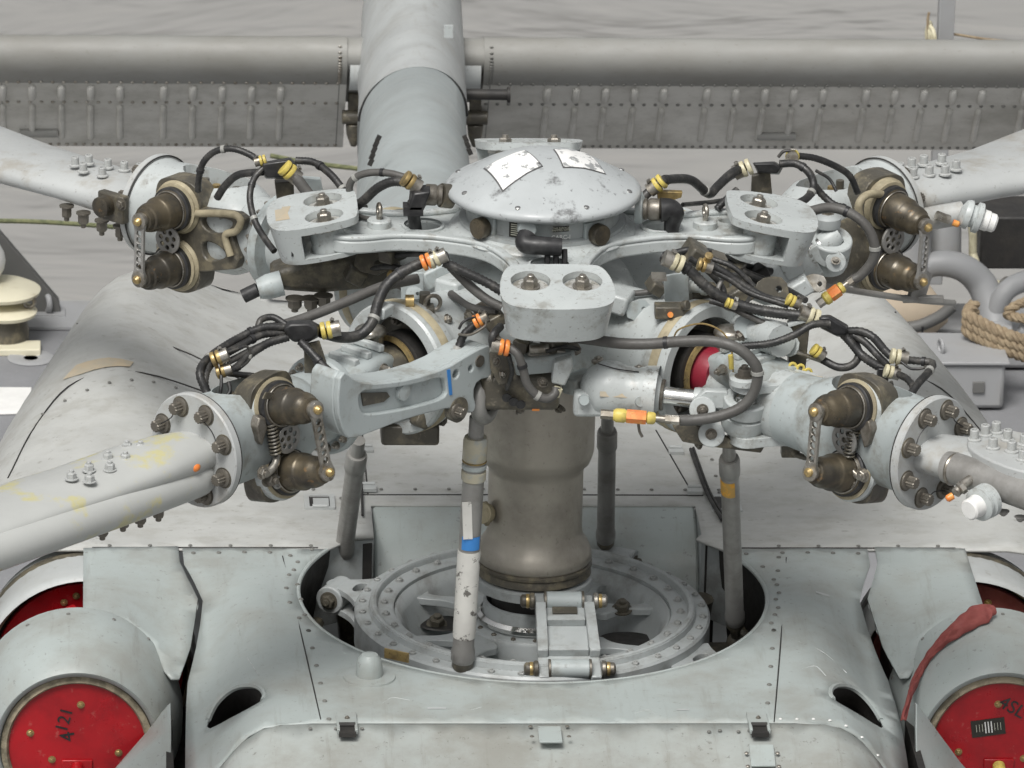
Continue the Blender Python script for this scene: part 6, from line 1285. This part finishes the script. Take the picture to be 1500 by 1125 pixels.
b=B(); b.ring_loft([[V(q0) for q0, in (((0.623,0.420,0.005),),((0.687,0.420,0.009),),((0.713,0.420,-0.007),),((0.702,0.420,-0.032),),((0.640,0.420,-0.028),),)],[V(q0) for q0, in (((0.621,0.360,0.021),),((0.679,0.360,0.023),),((0.699,0.360,0.009),),((0.688,0.360,-0.008),),((0.637,0.360,-0.004),),)]]); b.out('junction_block',BLACK,HT,bevel=.004)
hose(HT,[(0.697,0.380,0.014),(0.742,0.380,0.015),(0.778,0.360,-0.003),(0.792,0.340,-0.037),(0.770,0.300,-0.061),(0.724,0.260,-0.068),(0.677,0.220,-0.063)],12)
cl(HT,(0.737,0.420,0.024),(0.728,0.350,0.035),16,YEL)
hose(HT,[(0.753,0.440,0.019),(0.808,0.460,0.005),(0.873,0.500,-0.033),(0.918,0.540,-0.075),(0.944,0.560,-0.131)],11,rib=4)
hose(HT,[(0.795,0.400,-0.049),(0.826,0.400,-0.086),(0.858,0.380,-0.108),(0.887,0.360,-0.109)],12,rib=4)
hose(HT,[(0.496,0.100,-0.027),(0.520,0.120,-0.009),(0.556,0.150,0.013)],11); hose(HT,[(0.694,0.400,0.028),(0.709,0.400,0.045),(0.729,0.400,0.047)],5); hose(HT,[(0.592,0.330,0.006),(0.553,0.320,-0.011),(0.522,0.300,-0.033)],5)
b=B(); b.ring_loft([[V(q0)+V((0,k,0)) for q0, in (((0.622,0.400,-0.029),),((0.673,0.400,-0.013),),((0.683,0.400,-0.095),),((0.621,0.400,-0.099),),)] for k in (0,.02)]); b.out('bracket',GREASE,HT,bevel=.003)
b=B(); b.ring_loft([[V(q0)+V((0,k,0)) for q0, in (((0.317,0.000,0.058),),((0.389,0.000,0.055),),((0.386,0.000,0.039),),((0.322,0.000,0.018),),)] for k in (0,.02)]); b.out('clip_bracket',GOLD,HT,bevel=.002)
# ---- small fittings that crowd the hub between the arms
FT=thing('hub_fittings','crowd of brackets, pipes and fittings bolted between the hub arms under the star plate','fittings',(0,-.2,-.4))
random.seed(11)
def fit(px_,m,kind,sz,par=FT):
    p=V(px_); a=random.random()*6; d=V((cos(a),-.5,sin(a)*.6)).normalized()
    b=B()
    if kind=='box': b.box(p,(sz,sz*.7,sz*.55),M.Rotation(a*.2-.6,3,'Y')@M.Rotation(a*.3,3,'Z')); return b.out('bracket_block',m,par,bevel=sz*.08)
    if kind=='cyl': b.lathe([(sz*.3,0),(sz*.32,sz*.1),(sz*.25,sz*.15),(sz*.25,sz*.6),(sz*.33,sz*.62),(sz*.33,sz*.85),(sz*.2,sz*.95)],p,d,16); return b.out('pipe_union',m,par)
    if kind=='plate': b.plate(chaikin([(-sz*.5,-sz*.3),(sz*.5,-sz*.35),(sz*.45,sz*.3),(-.1*sz,sz*.4),(-sz*.5,sz*.2)],1),[circ(sz*.2,0,sz*.1,10)],0,.006,frame(p,V((d.x*.6,-1,.5)))); return b.out('bracket_plate',m,par,bevel=.001)
    if kind=='bolt': return bolt('hex',p,d,sz,m,par)
for p,m,k,z in (
 ((-0.416,0.000,-0.129),GREASE,'box',.07),((-0.471,0.050,-0.171),GREASE,'plate',.10),((-0.516,0.100,-0.221),GREASE,'box',.08),((-0.386,0.000,-0.195),GOLD,'cyl',.05),((-0.368,-0.340,-0.126),PAINT,'plate',.05),
 ((-0.464,-0.500,-0.119),PAINTWT,'box',.06),((-0.297,-0.100,-0.150),PAINT,'box',.10),((-0.247,-0.180,-0.162),PAINTWT,'box',.11),((-0.217,-0.400,-0.168),GREASE,'bolt',.016),((-0.283,-0.420,-0.173),STEEL,'bolt',.012),
 ((-0.154,-0.450,-0.166),GREASE,'box',.06),((-0.176,-0.400,-0.154),BOLTG,'plate',.07),((0.190,-0.340,-0.144),PAINTWT,'box',.10),((0.245,-0.360,-0.167),PAINT,'plate',.08),((0.295,-0.300,-0.118),GREASE,'box',.06),
 ((0.414,-0.200,-0.057),GREASE,'box',.09),((0.467,-0.150,-0.098),GREASE,'plate',.09),((0.530,-0.100,-0.137),GREASE,'box',.07),((0.589,0.000,-0.202),DARK,'box',.10),((0.385,-0.350,-0.100),PAINT,'cyl',.06),
 ((0.456,-0.300,-0.128),GREASE,'cyl',.08),((0.537,-0.250,-0.155),GREASE,'box',.09),((0.627,-0.200,-0.162),GREASE,'plate',.10),((0.423,-0.420,-0.001),GOLD,'cyl',.035),((0.704,-0.100,-0.197),PAINTWT,'box',.09),((0.760,-0.100,-0.177),STEEL,'plate',.07),
 ((0.596,-0.450,-0.203),PAINTWT,'box',.10),((0.548,-0.450,-0.180),PAINT,'plate',.10),((0.638,-0.500,-0.215),PAINTWT,'plate',.09),((0.514,-0.520,-0.182),BOLTG,'bolt',.013),
 ((-0.084,-0.550,-0.199),GREASE,'box',.06),((0.003,-0.550,-0.195),GREASE,'box',.07),((0.052,-0.550,-0.212),BOLTG,'plate',.05),((-0.115,-0.500,-0.346),GREASE,'cyl',.06),((-0.083,-0.450,-0.420),BOLTG,'bolt',.014),((0.028,-0.480,-0.405),GREASE,'bolt',.014),((-0.031,-0.620,-0.282),BOLTG,'bolt',.012),
 ((-0.141,-0.600,-0.266),STEEL,'bolt',.010),((-0.156,-0.620,-0.223),BOLTG,'bolt',.010),((0.081,-0.500,-0.325),PAINT,'box',.09),
 ((-0.377,-0.350,-0.506),GREASE,'plate',.10),((-0.434,-0.380,-0.511),GREASE,'box',.06),((-0.320,-0.350,-0.486),GREASE,'cyl',.05),
 ((0.375,-0.600,-0.437),GREASE,'box',.04),((0.347,-0.600,-0.423),GREASE,'cyl',.04),((0.402,-0.620,-0.459),BOLTG,'bolt',.012)):
    fit(p,m,k,z)
for pts,w_,m in (([(-0.444,0.000,-0.141),(-0.371,-0.050,-0.112),(-0.298,-0.100,-0.094),(-0.261,-0.120,-0.075)],9,HOSE),([(-0.480,0.050,-0.193),(-0.416,0.000,-0.165),(-0.370,-0.050,-0.172),(-0.380,-0.200,-0.176)],9,HOSE),([(-0.268,-0.300,-0.140),(-0.217,-0.400,-0.144),(-0.149,-0.450,-0.138)],11,HOSEG),
  ([(0.348,-0.200,-0.057),(0.405,-0.200,-0.045),(0.481,-0.100,-0.091),(0.559,0.000,-0.158),(0.651,0.050,-0.195)],11,HOSE),([(0.387,-0.300,-0.035),(0.445,-0.300,-0.078),(0.484,-0.300,-0.128),(0.471,-0.350,-0.150)],9,HOSE),([(0.500,-0.100,-0.107),(0.569,-0.100,-0.147),(0.656,-0.100,-0.183),(0.723,-0.200,-0.192)],10,HOSE),
  ([(0.618,-0.100,-0.187),(0.676,-0.100,-0.211),(0.723,-0.100,-0.197)],7,HOSE),([(-0.429,-0.100,-0.181),(-0.395,-0.200,-0.166),(-0.398,-0.350,-0.158)],6,HOSE),([(-0.128,-0.660,-0.189),(-0.116,-0.640,-0.245),(-0.127,-0.600,-0.309)],7,HOSE),([(-0.022,-0.600,-0.200),(0.025,-0.580,-0.194),(0.074,-0.550,-0.212)],6,HOSE),
  ([(0.592,0.200,-0.048),(0.553,0.200,-0.032),(0.481,0.150,-0.024),(0.395,0.050,0.002)],7,HOSE),([(0.803,0.400,-0.012),(0.843,0.400,-0.037),(0.862,0.380,-0.067)],5,HOSE),([(-0.556,0.120,-0.026),(-0.501,0.050,-0.038),(-0.446,0.000,-0.029)],7,HOSEG)):
    hose(FT,pts,w_,m)
for c_,r_ in (((0.503,-0.400,-0.098),.048),):
    b=B(); b.torus(c_,(.3,-1,.3),r_,.006,32,8); b.out('spring_ring',RODG,FT)
